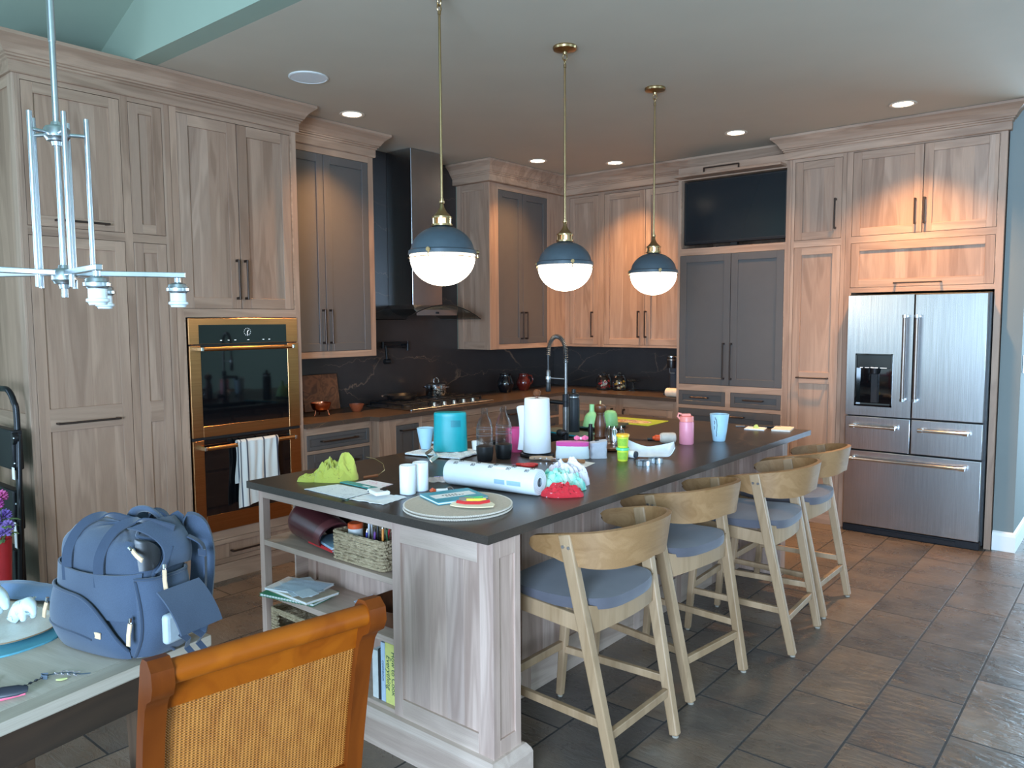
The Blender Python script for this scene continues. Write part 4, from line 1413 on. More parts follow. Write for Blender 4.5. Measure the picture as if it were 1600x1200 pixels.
t = thing('paper_towel_holder', 'black holder with white paper towel roll, sheet hanging loose', 'paper towel', (2.63, -3.70, IZ), VA)
MB().lathe([(0, 0), (.086, 0), (.09, .006), (.086, .014), (.02, .018), (0, .018)], 40).build('base', M_BLACKM, t)
MB().lathe([(.007, .016), (.007, .305), (.006, .31)], 14).lathe([(.006, .305), (.012, .308), (.02, .318), (.021, .328), (.014, .338), (0, .341)], 24).build('post', M_WALNUT, t)
M_TISSUE = plain('paper_towel_tissue', S(226, 230, 234), .9, 0, .02, 300, .3)
rl = MB().lathe([(.018, .02), (.071, .02), (.072, .024), (.064, .292), (.062, .296), (.018, .296)], 44).build('roll', M_TISSUE, t)
mb = MB().sheet(lambda u, v: (-.066 - .03 * math.sin(PI * min(1, u * 1.05)) * (1 - .35 * math.sin(v * PI * 1.1)) - .008 * u, .02 + .05 * u, .024 + (.232 - .06 * u * u) * v), 14, 18, .0015)
mb.build('loose_sheet', M_TISSUE, rl)

t = thing('scissors', 'scissors with red handles beside the long paper roll', 'scissors', (2.725, -3.985, IZ), 24)
mb = MB().prism([(-.1, -.001), (0, -.008), (.02, -.006), (.02, .004), (0, .006), (-.1, .001)], .003, .006)
mb.build('blade', M_CHROME, t)
mb = MB()
for s_, cx in ((-1, .062), (1, .068)):
    mb.tube([(cx + .03 * math.cos(a), s_ * .017 + .015 * math.sin(a), .006) for a in [k * PI / 10 for k in range(20)]], .006, 8, closed=True)
    mb.tube([(.0, s_ * .002, .006), (.02, s_ * .006, .006), (.036, s_ * .014, .006)], .006, 8)
mb.build('handle', plain('red_plastic', S(206, 42, 40), .35), t)

# long printed roll
A, B = Vector((2.765, -4.478, IZ + .0535)), Vector((3.205, -4.425, IZ + .0535))
ln = (B - A).length
t = thing('paper_roll', 'long white roll of shelf liner printed with small black figures', 'roll', A, math.degrees(math.atan2(B.y - A.y, B.x - A.x)))
RX = Matrix.Rotation(PI / 2, 4, 'Y')
M_LINER = plain('glossy_white_liner', S(220, 226, 228), .28, 0, .02)
MB().lathe([(.018, 0), (.05, 0), (.0525, .004), (.0525, ln - .004), (.05, ln), (.018, ln)], 48, M=RX).build('sheet_roll', M_LINER, t)
for z_ in (.012, ln - .013): MB().lathe([(0, z_), (.0179, z_), (.0179, z_ + .001), (0, z_ + .001)], 24, M=RX).build('roll_core', plain('grey_roll_core', S(130, 130, 132), .6), t)
mb = MB()
for k in range(3): mb.lathe([(.026 + k * .008, ln + .0002), (.0265 + k * .008, ln + .0008), (.027 + k * .008, ln + .0002)], 40, M=RX)
mb.build('spiral_edge', plain('grey_roll_edge', S(178, 180, 182), .6), t)
M_INK = plain('black_ink', S(52, 54, 60), .6)
for k in range(5):
    for dx, aa in ((0, 60), (.016, 82)):
        a = math.radians(aa)
        P = Matrix.Translation((.045 + k * .089 + dx, -.0527 * math.cos(a), .0527 * math.sin(a))) @ Matrix.Rotation(-(a - PI / 2), 4, 'X') @ Matrix.Rotation(.25, 4, 'Z') if False else \
            Matrix.Translation((.05 + k * .087 + dx, -.0527 * math.cos(a), .0527 * math.sin(a))) @ Matrix.Rotation(PI / 2 - a, 4, 'X')
        text_mesh('printed_figure', '80', .021, P, M_INK, t)
mb = MB()
M_BLUEINK = plain('pale_blue_ink', S(150, 178, 206), .5)
for x, w in ((.26, .05), (.32, .065)):
    mb.sheet(lambda u, v, x=x, w=w: (x + w * u, -.0528 * math.cos(-.28 + .36 * v), .0528 * math.sin(-.28 + .36 * v)), 3, 8, .0004)
mb.build('printed_label', M_BLUEINK, t)

# bag of pens peeking out behind the roll
t = thing('pen_bag', 'clear zip bag of coloured pens behind the paper roll', 'bag', (2.70, -4.43, IZ), VA)
MB().sheet(lambda u, v: (-.085 + .13 * u, -.06 + .1 * v, .012 * math.sin(PI * u) * math.sin(PI * v) + .003 + .002 * math.sin(u * 20 + v * 7)), 24, 18, .001).build('bag_film', clear('thin_clear_film', (.9, .88, .88, 1), .2, 1.05, .7), t)
for k, c in enumerate((S(120, 60, 140), S(200, 60, 90), S(240, 240, 240), S(70, 80, 170))):
    MB().cyl((-.06, -.01 + .013 * k, .006), (.03, .005 + .013 * k, .006), .005, n=10).build('pen', plain('pen_colour', c, .4), t)

# little toys by the mats
t = thing('toy_figure', 'small white and orange toy behind the round placemats', 'toy', (2.875, -4.65, IZ), VA)
MB().box(-.052, -.005, -.02, .012, 0, .006, 0, .003, 2).build('base_chip', plain('peach_plastic', S(224, 190, 172), .5), t)
MB().tube([(-.04, -.002, .012), (-.03, .0, .018), (-.018, .004, .014)], [.006, .01, .005], 10).build('orange_body', plain('orange_plastic', S(216, 92, 50), .45), t)
MB().cyl((-.015, 0, .012), (.03, .006, .012), .011, n=16).build('white_body', M_WHITE, t)
MB().tube([(.038 + .013 * math.cos(a), .008, .016 + .012 * math.sin(a)) for a in [k * PI / 8 for k in range(16)]], .0025, 6, closed=True).cyl((.04, .012, .008), (.062, .012, .008), .008, n=12).build('ring', M_CHROME, t)

# round placemats, book and felt toy
M_MAT = plain('woven_oat_fibre', S(198, 184, 168), .9, 0, .08, 160, .5)
M_MATR = plain('corded_mat_edge', S(206, 192, 176), .9, 0, .1, 220, .6)
def make_mat():
    t = thing('round_placemat', '', 'placemat')
    MB().lathe([(0, 0), (.198, 0), (.2, .003), (.198, .006), (0, .007)], 72).build('weave', M_MAT, t)
    mb = MB()
    for k in range(150):
        a = 2 * PI * k / 150
        a2 = 2 * PI * (k + 1.0) / 150
        mb.tube([(.199 * math.cos(a), .199 * math.sin(a), .0015), (.2015 * math.cos((a + a2) / 2), .2015 * math.sin((a + a2) / 2), .005), (.199 * math.cos(a2), .199 * math.sin(a2), .006)], .0026, 5)
    mb.build('corded_rim', M_MATR, t)
    return t
mt = make_mat()
for i, (x, y, z, l) in enumerate(((3.083, -4.765, IZ, 'lower of two round woven placemats on the island corner'), (3.079, -4.76, IZ + .0092, 'upper round woven placemat carrying the teal booklet'))):
    o = mt if i == 0 else copy_tree(mt)
    o.location = (x, y, z)
    o['label'], o['group'] = l, 'round placemats'
t = thing('booklet', 'teal booklet with white title label on the round placemats', 'book', (3.01, -4.712, IZ + .0178), -20)
MB().box(-.086, .086, -.105, .105, 0, .002, 0, .0006).box(-.086, .086, -.105, .105, .008, .0102, 0, .0006).build('cover', plain('teal_book_cover', S(64, 158, 178), .45), t)
MB().box(-.083, .083, -.102, .102, .002, .008).build('pages', M_PAPER, t)
lb = MB().box(-.03, .03, -.085, .085, .0102, .0106, M=Matrix.Translation((-.004, -.002, 0))).build('title_label', M_PAPER, t)
mb = MB()
for k in range(5): mb.box(-.014, -.004, -.045 + k * .013, -.037 + k * .013, .0106, .0108)
for k in range(6): mb.box(.004, .012, -.035 + k * .013, -.026 + k * .013, .0106, .0108)
mb.build('title_print', M_INK, lb)
t = thing('felt_toy', 'folded felt taco toy with red and green filling on placemats', 'toy', (3.165, -4.775, IZ + .0178), 30)
MB().sheet(lambda u, v: (-.08 + .16 * u, (-.04 + .08 * v) * math.sin(PI * (.06 + .88 * u)) ** .6, .006 + .016 * v * math.sin(PI * u)), 26, 12, .004).build('shell', fabric('cream_felt', S(226, 208, 160), S(236, 222, 182), 500), t)
for nm, col, pts, r in (('red_filling', S(196, 38, 36), [(-.055, -.012, .02), (-.02, -.024, .019), (.03, -.022, .02), (.065, -.004, .024)], .007), ('green_filling', S(70, 160, 96), [(-.03, .014, .03), (.0, .006, .03), (.035, .02, .031)], .006),
                        ('yellow_filling', S(236, 206, 70), [(-.02, -.008, .026), (.02, -.006, .027), (.05, .004, .027)], .006), ('grey_filling', S(120, 108, 96), [(-.05, .0, .027), (-.02, .006, .028), (.005, .0, .027)], .0065)):
    MB().tube(pts, r, 8, flat=.5).build(nm, fabric(nm + '_felt', col, tuple(min(1, c * 1.15) for c in col[:3]) + (1,), 500), t)

# clothes heap
def blotch(name, stops, sc):
    q = NT(name)
    q.set(q.ramp(q.noise(q.coord((1, 1, 1)), sc, 3, .5, .8), stops), .9, Sheen_Weight=.2)
    q.bump(q.noise(q.coord((1, 1, 1)), 600, 2), .2, .0008)
    return q.mat
M_MINT = blotch('mint_tie_dye_jersey', [(.36, S(232, 226, 234)), (.45, S(196, 232, 212)), (.54, S(150, 224, 206)), (.64, S(70, 206, 196)), (.7, S(214, 234, 190))], 14)
M_LILAC = fabric('pale_lilac_jersey', S(222, 214, 226), S(236, 230, 238), 400)
M_REDF = blotch('red_dotted_cotton', [(.5, S(196, 30, 42)), (.66, S(214, 44, 54)), (.7, S(240, 214, 220))], 60)
single(heap(.10, .085, .112, 6.4, n=46, folds=6.5), 'shirt', 'pale lilac child garment heaped at back of clothes pile', 'shirt', M_LILAC, (3.15, -4.16, IZ), VA)
single(heap(.115, .062, .085, 2.7, n=46, folds=7.5, lean=(0, .25)), 'shirt', 'mint and turquoise tie-dyed garment on front of clothes pile', 'shirt', M_MINT, (3.192, -4.285, IZ + .001), VA)
single(heap(.085, .04, .055, 9.6, n=40, folds=9), 'garment', 'crumpled red dotted garment at end of the paper roll', 'shirt', M_REDF, (3.275, -4.368, IZ), VA)

# knives, pouch
def knife(name, label, loc, rz, col, tip):
    t = thing(name, label, 'knife', loc, rz)
    mb = MB().tube([(-.06, 0, .011), (-.045, 0, .012), (-.01, .002, .0125), (.03, .0, .0118), (.05, -.002, .012), (.058, -.002, .011)], [.007, .0105, .0115, .0095, .011, .007], 12, flat=.8)
    h = mb.build('handle', col, t)
    mb = MB()
    for x in (-.035, -.005, .025): mb.cyl((x, -.0105, .012), (x, -.0125, .012), .003, n=10)
    mb.build('rivet', M_CHROME, h)
    MB().prism([(.05, -.008), (.05, .01), (.13, .012), (.16, -.004), (.13, -.008)] if tip > 0 else [(-.055, -.008), (-.055, .01), (-.13, .01), (-.16, -.006)], .009, .011).build('blade', M_CHROME, t)
    return t
M_HW = wood('worn_handle_wood', S(176, 128, 88), S(146, 98, 62), 'x', rough=.5)
knife('paring_knife', 'short knife with pale riveted wooden handle left of pouch', (2.735, -3.80, IZ), 36, plain('pale_handle_wood', S(176, 146, 120), .5), 1)
knife('kitchen_knife', 'longer knife with brown wooden handle in front of pouch', (2.91, -3.775, IZ + .0015), 22, M_HW, -1)
paper('note_paper', 'white paper scrap under the brown knife handle', 'paper', [(2.905, -3.80), (3.01, -3.815), (2.985, -3.70), (2.90, -3.70)], M_PAPER, .001, 0)
t = thing('zip_pouch', 'white fabric pouch with a pink top band behind knives', 'pouch', (2.82, -3.655, IZ), 31)
mb = MB()
def pouch(u, v):
    a = u * 2 * PI
    k = 1 - .25 * v ** 2
    x, y = oval_pt(a, .085 * (1 - .05 * v), .04 * k, 3.2)
    w = .002 * noise.noise(Vector((x * 40, y * 40, v * 4)))
    return (x + w, y + w, .002 + .062 * v)
def oval_pt(a, rx, ry, e):
    return (math.copysign(abs(math.cos(a)) ** (2 / e), math.cos(a)) * rx, math.copysign(abs(math.sin(a)) ** (2 / e), math.sin(a)) * ry)
mb.grid(pouch, 48, 10, cu=True)
mb.build('body', fabric('white_pouch_cloth', S(206, 220, 228), S(222, 232, 238), 500), t)
mb = MB().grid(lambda u, v: (*oval_pt(u * 2 * PI, .0825 * (1 - v * v * .95 if v > .5 else 1), .0305 * (1 - v * v * .95 if v > .5 else 1), 3.0), .0635 + .02 * min(1, v * 2) + .004 * v), 48, 10, cu=True)
mb.build('top_band', fabric('magenta_cloth', S(208, 70, 150), S(226, 96, 170), 500), t)
t = thing('hair_bow', 'pink fabric bow lying on top of the zip pouch', 'bow', (2.85, -3.625, IZ + .0885), 31)
MB().tube([(-.034, 0, .012), (-.02, 0, .013), (0, 0, .011)], [.006, .013, .004], 12).tube([(0, 0, .011), (.02, 0, .014), (.036, .004, .013)], [.004, .014, .007], 12).build('loops', fabric('pink_dotted_cloth', S(236, 92, 140), S(246, 130, 168), 300), t)
MB().lathe([(0, .003), (.007, .006), (.007, .016), (0, .019)], 14).build('knot', plain('pale_pink_knot', S(246, 206, 218), .6), t)
t = thing('soft_box', 'grey crumpled fabric box right of the pink pouch', 'pouch', (2.912, -3.56, IZ), 45)
mb = MB()
def sbox(u, v):
    a = u * 2 * PI
    if v < .08: k, z = v / .08, 0
    elif v < .8: k, z = 1 - .08 * math.sin((v - .08) / .72 * PI), (v - .08) / .72 * .082
    else: k, z = 1 - (v - .8) / .2, .082 + .004 * (v - .8) / .2
    x, y = oval_pt(a, .043 * k, .036 * k, 5)
    w = .004 * noise.noise(Vector((x * 30, y * 30, z * 40)))
    return (x + w, y + w * .5, max(0, z + .15 * x * (z / .085)))
mb.grid(sbox, 44, 26, cu=True)
mb.build('body', fabric('grey_soft_cloth', S(176, 178, 188), S(202, 204, 212), 400), t)
MB().box(-.018, .004, -.004, .002, .083, .0895, 0, .002).build('slit', M_BLACK, t)

# round wooden tray with mills
t = thing('serving_tray', 'round dark wooden tray holding the mills beside play tubs', 'tray', (2.775, -3.285, IZ))
MB().lathe([(0, 0), (.1, 0), (.142, .006), (.146, .016), (.142, .019), (.1, .017), (0, .017)], 56).build('disc', M_WALNUT, t)
TZ = IZ + .0185
t = thing('pepper_mill', 'turned brown wooden pepper mill standing on round tray', 'mill', (2.722, -3.252, TZ))
MB().lathe([(0, 0), (.036, 0), (.037, .012), (.032, .02), (.031, .028), (.034, .034), (.029, .05), (.031, .085), (.033, .1), (.026, .135), (.021, .155), (.024, .158), (.022, .164), (.021, .168), (0, .168)], 32).build('body', M_WALNUT, t)
MB().lathe([(0, .168), (.022, .168), (.026, .172), (.033, .19), (.032, .203), (.022, .212), (0, .214)], 32).build('head', M_WALNUT, t)
MB().lathe([(0, .213), (.006, .213), (.004, .22), (.006, .226), (.003, .234), (0, .235)], 16).build('finial', M_BRASS, t)
def grinder(label, x, y, col, h, r=.0175):
    t = thing('spice_grinder', label, 'grinder', (x, y, TZ), 0, 'small grinders on the tray')
    MB().lathe([(0, 0), (r + .002, 0), (r + .002, .006), (r, .008), (r, h - .012), (r - .003, h - .008), (r - .003, h), (r - .008, h + .002), (0, h + .002)], 24).build('body', col, t)
    MB().lathe([(0, h + .002), (.004, h + .002), (.003, h + .012), (0, h + .014)], 12).build('knob', M_CHROME, t)
grinder('steel spice grinder at the right edge of round tray', 2.818, -3.262, M_CHROME, .088)
grinder('dark steel spice grinder behind the bright one', 2.838, -3.222, plain('dark_bronze_steel', S(104, 90, 84), .25, .9), .086, .016)
grinder('glass spice grinder between pepper mill and steel grinder', 2.775, -3.245, M_GLASS, .085)
single(MB().cyl((0, 0, 0), (0, 0, .085), .0135, n=18).cyl((0, 0, .085), (0, 0, .1), .011, n=18), 'black_shaker', 'thin black shaker left of the pepper mill', 'shaker', M_BLACK, (2.665, -3.262, TZ), 0)

# stacked dough tubs
def tub(label, z, colb, coll, lid_z):
    t = thing('dough_tub', label, 'tub', (3.058, -3.565, z), 0, 'stacked dough tubs')
    MB().lathe([(0, 0), (.024, 0), (.0255, .003), (.0285, .053), (0, .053)], 32).build('tub', colb, t)
    MB().lathe([(.0, .053), (.029, .053), (.0325, .055), (.0325, .064), (.031, .0665), (0, .0665)], 32).build('lid', coll, t)
    MB().sheet(lambda u, v: ((.0262 + .0018 * v) * math.cos(-2.2 + 2.0 * u), (.0262 + .0018 * v) * math.sin(-2.2 + 2.0 * u), .01 + .036 * v), 16, 4, .0006).build('label_wrap', scribble('printed_tub_label', S(150, 190, 60), S(60, 100, 40), 160, .55), t)
M_TUBY = plain('yellow_green_plastic', S(206, 214, 64), .4)
tub('bottom dough tub with a green lid', IZ, M_TUBY, plain('mint_lid', S(90, 206, 140), .4), 0)
tub('top dough tub with a yellow lid', IZ + .0668, M_TUBY, plain('yellow_lid', S(246, 190, 40), .4), 0)

# curved white slide toy with wheel
t = thing('toy_slide', 'curved white plastic piece with a dark wheel beside dough tubs', 'toy', (3.10, -3.40, IZ), 31)
def slide(u, v):
    x = -.125 + .25 * u
    top = .095 - .052 * math.sin(min(1, u / .62) * PI / 2) + .03 * max(0, (u - .45) / .55) ** 1.3
    bot = .012 - .006 * math.sin(u * PI)
    if u > .86: bot += ((u - .86) / .14) ** 2 * (top - bot) * .7
    z = bot + (top - bot) * v
    return (x + .01 * u, .02 + .05 * (1 - v) ** 2 * -1 + .02 * v, z)
MB().sheet(slide, 40, 14, .004).build('curved_panel', plain('frosted_white_plastic', S(212, 218, 222), .35), t)
MB().cyl((-.115, -.012, .019), (-.06, -.045, .019), .0185, n=24).build('roller', M_WHITE, t)
MB().cyl((-.06, -.045, .019), (-.053, -.0495, .019), .0175, .0165, n=24).build('wheel', plain('dark_navy_plastic', S(44, 52, 64), .4), t)

# cookie cutters
def cutter(label, loc, rz, kind):
    pts = []
    for k in range(48):
        a = 2 * PI * k / 48
        r = {'flower': .03 + .007 * math.cos(6 * a), 'star': .028 + .011 * math.cos(5 * a)}[kind]
        pts.append((r * math.cos(a), r * math.sin(a) * .9))
    mb = MB()
    n = len(pts)
    vs = []
    for q in (1.0, .955):
        for z in (0, .022): vs += [(x * q, y * q, z) for x, y in pts]
    for a, b in ((0, 1), (2, 3), (0, 2), (1, 3)):
        mb.add(vs, [(a * n + i, a * n + (i + 1) % n, b * n + (i + 1) % n, b * n + i) for i in range(n)], 0, True)
    return single(mb, 'cookie_cutter', label, 'cutter', M_NICKEL, loc, rz, 'cookie cutters', 25)
cutter('flower-shaped steel cookie cutter, left of the pair', (3.195, -3.605, IZ), 10, 'flower')
cutter('star-shaped steel cookie cutter, right of the pair', (3.208, -3.515, IZ), 24, 'star')

# white bottle with orange cap, black knife, pink flask, cup
t = thing('glue_bottle', 'white bottle with orange cap lying beside pink flask', 'bottle', (2.95, -2.955, IZ), 40)
RY = Matrix.Rotation(PI / 2, 4, 'Y')
MB().lathe([(0, -.02), (.02, -.02), (.026, -.015), (.03, .0), (.03, .055), (.026, .066), (0, .068)], 28, M=Matrix.Translation((0, 0, .0305)) @ RY).build('body', plain('off_white_plastic', S(206, 198, 186), .4), t)
MB().lathe([(0, -.022), (.018, -.022), (.02, -.019), (0, -.018)], 24, M=Matrix.Translation((0, 0, .0305)) @ RY).build('collar', M_WHITE, t)
MB().lathe([(0, -.062), (.008, -.062), (.012, -.05), (.017, -.046), (.017, -.022), (0, -.022)], 24, M=Matrix.Translation((0, 0, .0305)) @ RY).build('cap', plain('orange_cap', S(226, 84, 40), .4), t)
t = thing('black_knife', 'black kitchen knife lying behind the curved white piece', 'knife', (2.80, -2.93, IZ), 22)
MB().prism([(-.12, -.012), (.03, -.012), (.03, .008), (-.09, .008), (-.12, -.004)], .004, .006).build('blade', M_BLACK, t)
MB().tube([(.03, -.002, .008), (.06, -.002, .009), (.09, .0, .01), (.1, .004, .012)], [.009, .0085, .01, .008], 10).build('handle', M_BLACK, t)
t = thing('pink_flask', 'pink insulated drink bottle with flip spout on the island', 'bottle', (3.063, -2.9, IZ), 40)
M_PINK = plain('pink_enamel', S(226, 142, 160), .4, 0, .02)
MB().lathe([(0, 0), (.037, 0), (.04, .004), (.04, .12), (.038, .126), (0, .126)], 36).build('body', M_PINK, t)
lid = MB().lathe([(0, .127), (.0385, .127), (.0385, .15), (.036, .156), (0, .157)], 36).build('lid', plain('coral_lid', S(238, 138, 128), .4), t)
MB().box(-.03, .022, -.012, .012, .156, .17, 0, .005, 3).tube([(-.036, 0, .14), (-.05, 0, .155), (-.045, 0, .172), (-.03, 0, .168)], .006, 8).build('spout', plain('coral_spout', S(240, 150, 138), .4), lid)
t = mug('tall_tumbler', 'tall pale blue tumbler with dark drawing near the far end', M_ICE, (3.16, -2.69, IZ), 60, .035, .054, .155)
mb = MB()
for k, (a0, z0, z1) in enumerate(((-2.62, .14, .128), (-2.5, .13, .06), (-2.56, .06, .03), (-2.75, .12, .1), (-2.8, .09, .07))):
    a = a0 - math.radians(0)
    r = lambda z: .0355 + (.054 - .035) * z / .155 + .0012
    mb.tube([(r(z0) * math.cos(a), r(z0) * math.sin(a), z0), (r((z0 + z1) / 2) * math.cos(a + .05), r((z0 + z1) / 2) * math.sin(a + .05), (z0 + z1) / 2), (r(z1) * math.cos(a), r(z1) * math.sin(a), z1)], .0016, 6)
mb.build('drawing', M_INK, t)

# far end papers
t = thing('notepad', 'thick white notepad at far right corner of the island', 'notepad', (3.283, -2.035, IZ), 12)
MB().box(-.055, .055, -.085, .085, 0, .01, 0, .001).box(-.056, .056, -.086, .086, .01, .0115).build('pages', plain('cream_paper', S(232, 220, 206), .8), t)
paper('white_card', 'small white card under a green crumb left of notepad', 'card', [(3.085, -2.16), (3.205, -2.14), (3.18, -2.03), (3.062, -2.045)], M_PAPER, .006)
single(heap(.018, .015, .024, 4.1, n=14), 'dough_lump', 'tiny yellow-green lump sitting on the white card', 'dough', plain('lime_dough', S(206, 214, 120), .8), (3.135, -2.095, IZ + .0062))
t = thing('black_wallet', 'flat black wallet with pen lying behind the white card', 'wallet', (3.13, -1.985, IZ), 10)
MB().box(-.075, .075, -.03, .03, 0, .012, 0, .004, 2).build('cover', M_BLACK, t)
MB().cyl((.03, -.036, .008), (.12, -.02, .008), .005, n=10).build('pen', M_BLACKM, t)
single(MB().box(-.03, .03, -.012, .012, 0, .009, 0, .004, 2), 'key_fob', 'small grey key fob left of the white card', 'key', plain('grey_plastic', S(110, 110, 112), .5), (3.015, -2.06, IZ), 30)

# cutting boards, green cups, placemat, flask, faucet
t = thing('cutting_board', 'teal-edged glass cutting board lying across the sink corner', 'board', (2.285, -2.94, IZ), -12)
MB().box(-.19, .19, -.085, .075, 0, .008, 0, .003, 2).build('top_plate', plain('grey_green_board', S(94, 112, 104), .35), t)
MB().box(-.19, .19, -.0865, -.0845, .0005, .0075).build('edge_strip', plain('teal_strip', S(0, 142, 170), .4), t)
t = thing('cutting_board', 'dark green board under the two pale green cups', 'board', (2.315, -2.635, IZ), 14)
MB().box(-.155, .155, -.15, .13, .012, .024, 0, .004, 2).build('top_plate', plain('dark_green_board', S(52, 78, 72), .35), t)
mb = MB()
for x in (-.13, .13):
    for y in (-.12, .1): mb.cyl((x, y, 0), (x, y, .012), .012, n=12)
mb.build('rubber_foot', M_BLACK, t)
M_GRN = plain('pale_green_plastic', S(150, 208, 142), .4, 0, .02)
single(MB().lathe([(0, 0), (.056, 0), (.057, .004), (.052, .03), (.044, .062), (.03, .082), (.018, .09), (.0155, .098), (.0155, .138), (.0135, .138), (.013, .098), (0, .09)], 36), 'funnel', 'pale green plastic funnel standing mouth down left of pepper mill', 'funnel', M_GRN, (2.335, -2.755, IZ + .0243))
single(MB().lathe([(0, 0), (.05, 0), (.051, .004), (.047, .04), (.041, .075), (.032, .09), (.015, .096), (0, .097)], 36), 'plastic_cup', 'pale green cup upside down right of pepper mill', 'cup', M_GRN, (2.402, -2.645, IZ + .0243))
t = thing('picture_placemat', 'bright green plastic placemat with an orange picture, far end', 'placemat', (2.305, -2.245, IZ), 2)
MB().box(-.22, .22, -.15, .15, 0, .003, 0, .001).build('sheet', plain('lime_vinyl', S(186, 206, 60), .4), t)
MB().prism([(p[0] * .15 + .02, p[1] * .075 - .02) for p in oval(28, 1, 1)], .003, .0035).build('picture', blotch('picture_print', [(.4, S(232, 206, 110)), (.5, S(226, 150, 60)), (.6, S(150, 90, 40)), (.66, S(240, 220, 150))], 22), t)
t = thing('black_flask', 'tall black insulated flask behind the kitchen faucet', 'bottle', (2.315, -2.925, IZ + .0083), 0)
MB().lathe([(0, 0), (.035, 0), (.0365, .004), (.0365, .195), (.03, .212), (0, .212)], 36).build('body', plain('matte_navy_black', S(32, 38, 46), .45), t)
lid = MB().lathe([(0, .218), (.034, .218), (.034, .232), (.024, .238), (0, .239)], 28).lathe([(0, .238), (.013, .238), (.012, .262), (0, .264)], 20).build('lid', M_BLACK, t)
MB().lathe([(.0, .2115), (.0325, .2115), (.0325, .2185), (0, .2185)], 32).build('neck_band', M_NICKEL, t)

M_DSTEEL = plain('dark_brushed_steel', S(112, 110, 108), .35, .9, .06)
t = thing('kitchen_faucet', 'tall black and steel spring faucet standing on the island', 'faucet', (2.479, -3.237, IZ))
MB().lathe([(0, 0), (.028, 0), (.028, .006), (.02, .01), (0, .01)], 24).lathe([(.0165, .008), (.0165, .23), (.019, .232), (.019, .27), (.0165, .272), (0, .273)], 24).build('column', M_BLACKM, t)
MB().lathe([(0, .05), (.0175, .05), (.0175, .2), (0, .2)], 24).build('steel_sleeve', M_DSTEEL, t)
MB().lathe([(.0085, .27), (.0085, .47), (.0, .471)], 16).build('riser', M_DSTEEL, t)
arch = [(0, 0, .45), (0, 0, .50), (-.004, 0, .535), (-.018, 0, .57), (-.045, 0, .596), (-.078, 0, .597), (-.105, 0, .572), (-.12, 0, .535), (-.125, 0, .49)]
def smooth(pts, n):
    out = []
    P_ = [Vector(p) for p in pts]
    for i in range(len(P_) - 1):
        p0, p1, p2, p3 = P_[max(i - 1, 0)], P_[i], P_[i + 1], P_[min(i + 2, len(P_) - 1)]
        for k in range(n):
            s_ = k / n
            out.append(.5 * (2 * p1 + (p2 - p0) * s_ + (2 * p0 - 5 * p1 + 4 * p2 - p3) * s_ ** 2 + (3 * p1 - p0 - 3 * p2 + p3) * s_ ** 3))
    return out + [P_[-1]]
path_ = smooth(arch, 30)
MB().tube(path_[::6], .006, 8).build('hose', M_BLACK, t)
hel = []
for i, p in enumerate(path_):
    d = (path_[min(i + 1, len(path_) - 1)] - path_[max(i - 1, 0)]).normalized()
    a = Vector((0, 1, 0))
    b = d.cross(a)
    w = i * 2 * PI / 7.0
    hel.append(p + (a * math.cos(w) + b * math.sin(w)) * .0115)
MB().tube(hel, .0024, 6).build('spring', M_DSTEEL, t)
MB().cyl((-.125, 0, .5), (-.125, 0, .40), .0065).build('hose_end', M_BLACK, t)
MB().lathe([(0, .405), (.009, .405), (.012, .395), (.0125, .34), (.012, .33)], 20, (-.125, 0, 0)).build('spray_head', M_DSTEEL, t)
MB().lathe([(.012, .335), (.0135, .33), (.0155, .285), (.014, .28), (0, .28)], 20, (-.125, 0, 0)).build('spray_tip', M_BLACK, t)
MB().cyl((0, 0, .358), (-.11, 0, .36), .0035, n=10).lathe([(.0125, .352), (.016, .352), (.016, .368), (.0125, .368)], 20, (-.125, 0, 0)).build('dock_arm', M_NICKEL, t)
MB().cyl((-.01, 0, .222), (-.20, 0, .226), .0125, n=16).cyl((-.19, 0, .226), (-.19, 0, .2), .012, n=16).build('spout', M_BLACKM, t)
MB().cyl((0, -.01, .055), (0, -.042, .055), .016, n=20).lathe([(0, 0), (.02, 0), (.022, .006), (.022, .022), (.014, .028), (0, .029)], 24, M=Matrix.Translation((0, -.04, .055)) @ Matrix.Rotation(PI / 2, 4, 'X')).build('lever', M_BLACKM, t)

# ------------------------------------------------------------------ open shelves of the island
S1, S2, S3 = .6545, .4245, .1505
t = thing('leather_bag', 'burgundy leather tote on its side on the top shelf', 'bag', (2.335, -4.832, S1), -12)
M_LEA = plain('burgundy_leather', S(84, 40, 44), .28, 0, .12, 14, Coat_Weight=.3)
def tote(u, v):
    a = -PI * .45 + u * PI * 1.72
    k = (1.06 - .36 * v) * (.55 + .45 * min(1, v / .16) ** .5)
    r = .084
    return (-.17 + .30 * v + .035 * math.sin(a) * v, -math.cos(a) * r * 1.1 * k, .004 + r * k + math.sin(a) * r * k)
MB().sheet(tote, 40, 18, .006).build('shell', M_LEA, t)
MB().lathe([(0, -.004), (.046, -.003), (.049, 0), (.046, .003), (0, .004)], 32, M=Matrix.Translation((-.17, 0, .053)) @ Matrix.Rotation(PI / 2, 4, 'Y')).build('end_cap', M_LEA, t)
def hem(u, v):
    p = tote(u, .86 + .14 * v)
    return (p[0] + .001, p[1] * 1.05, .004 + (p[2] - .004) * 1.035)
MB().sheet(hem, 40, 4, .004).build('hem_band', plain('burgundy_hem', S(104, 54, 56), .35), t)
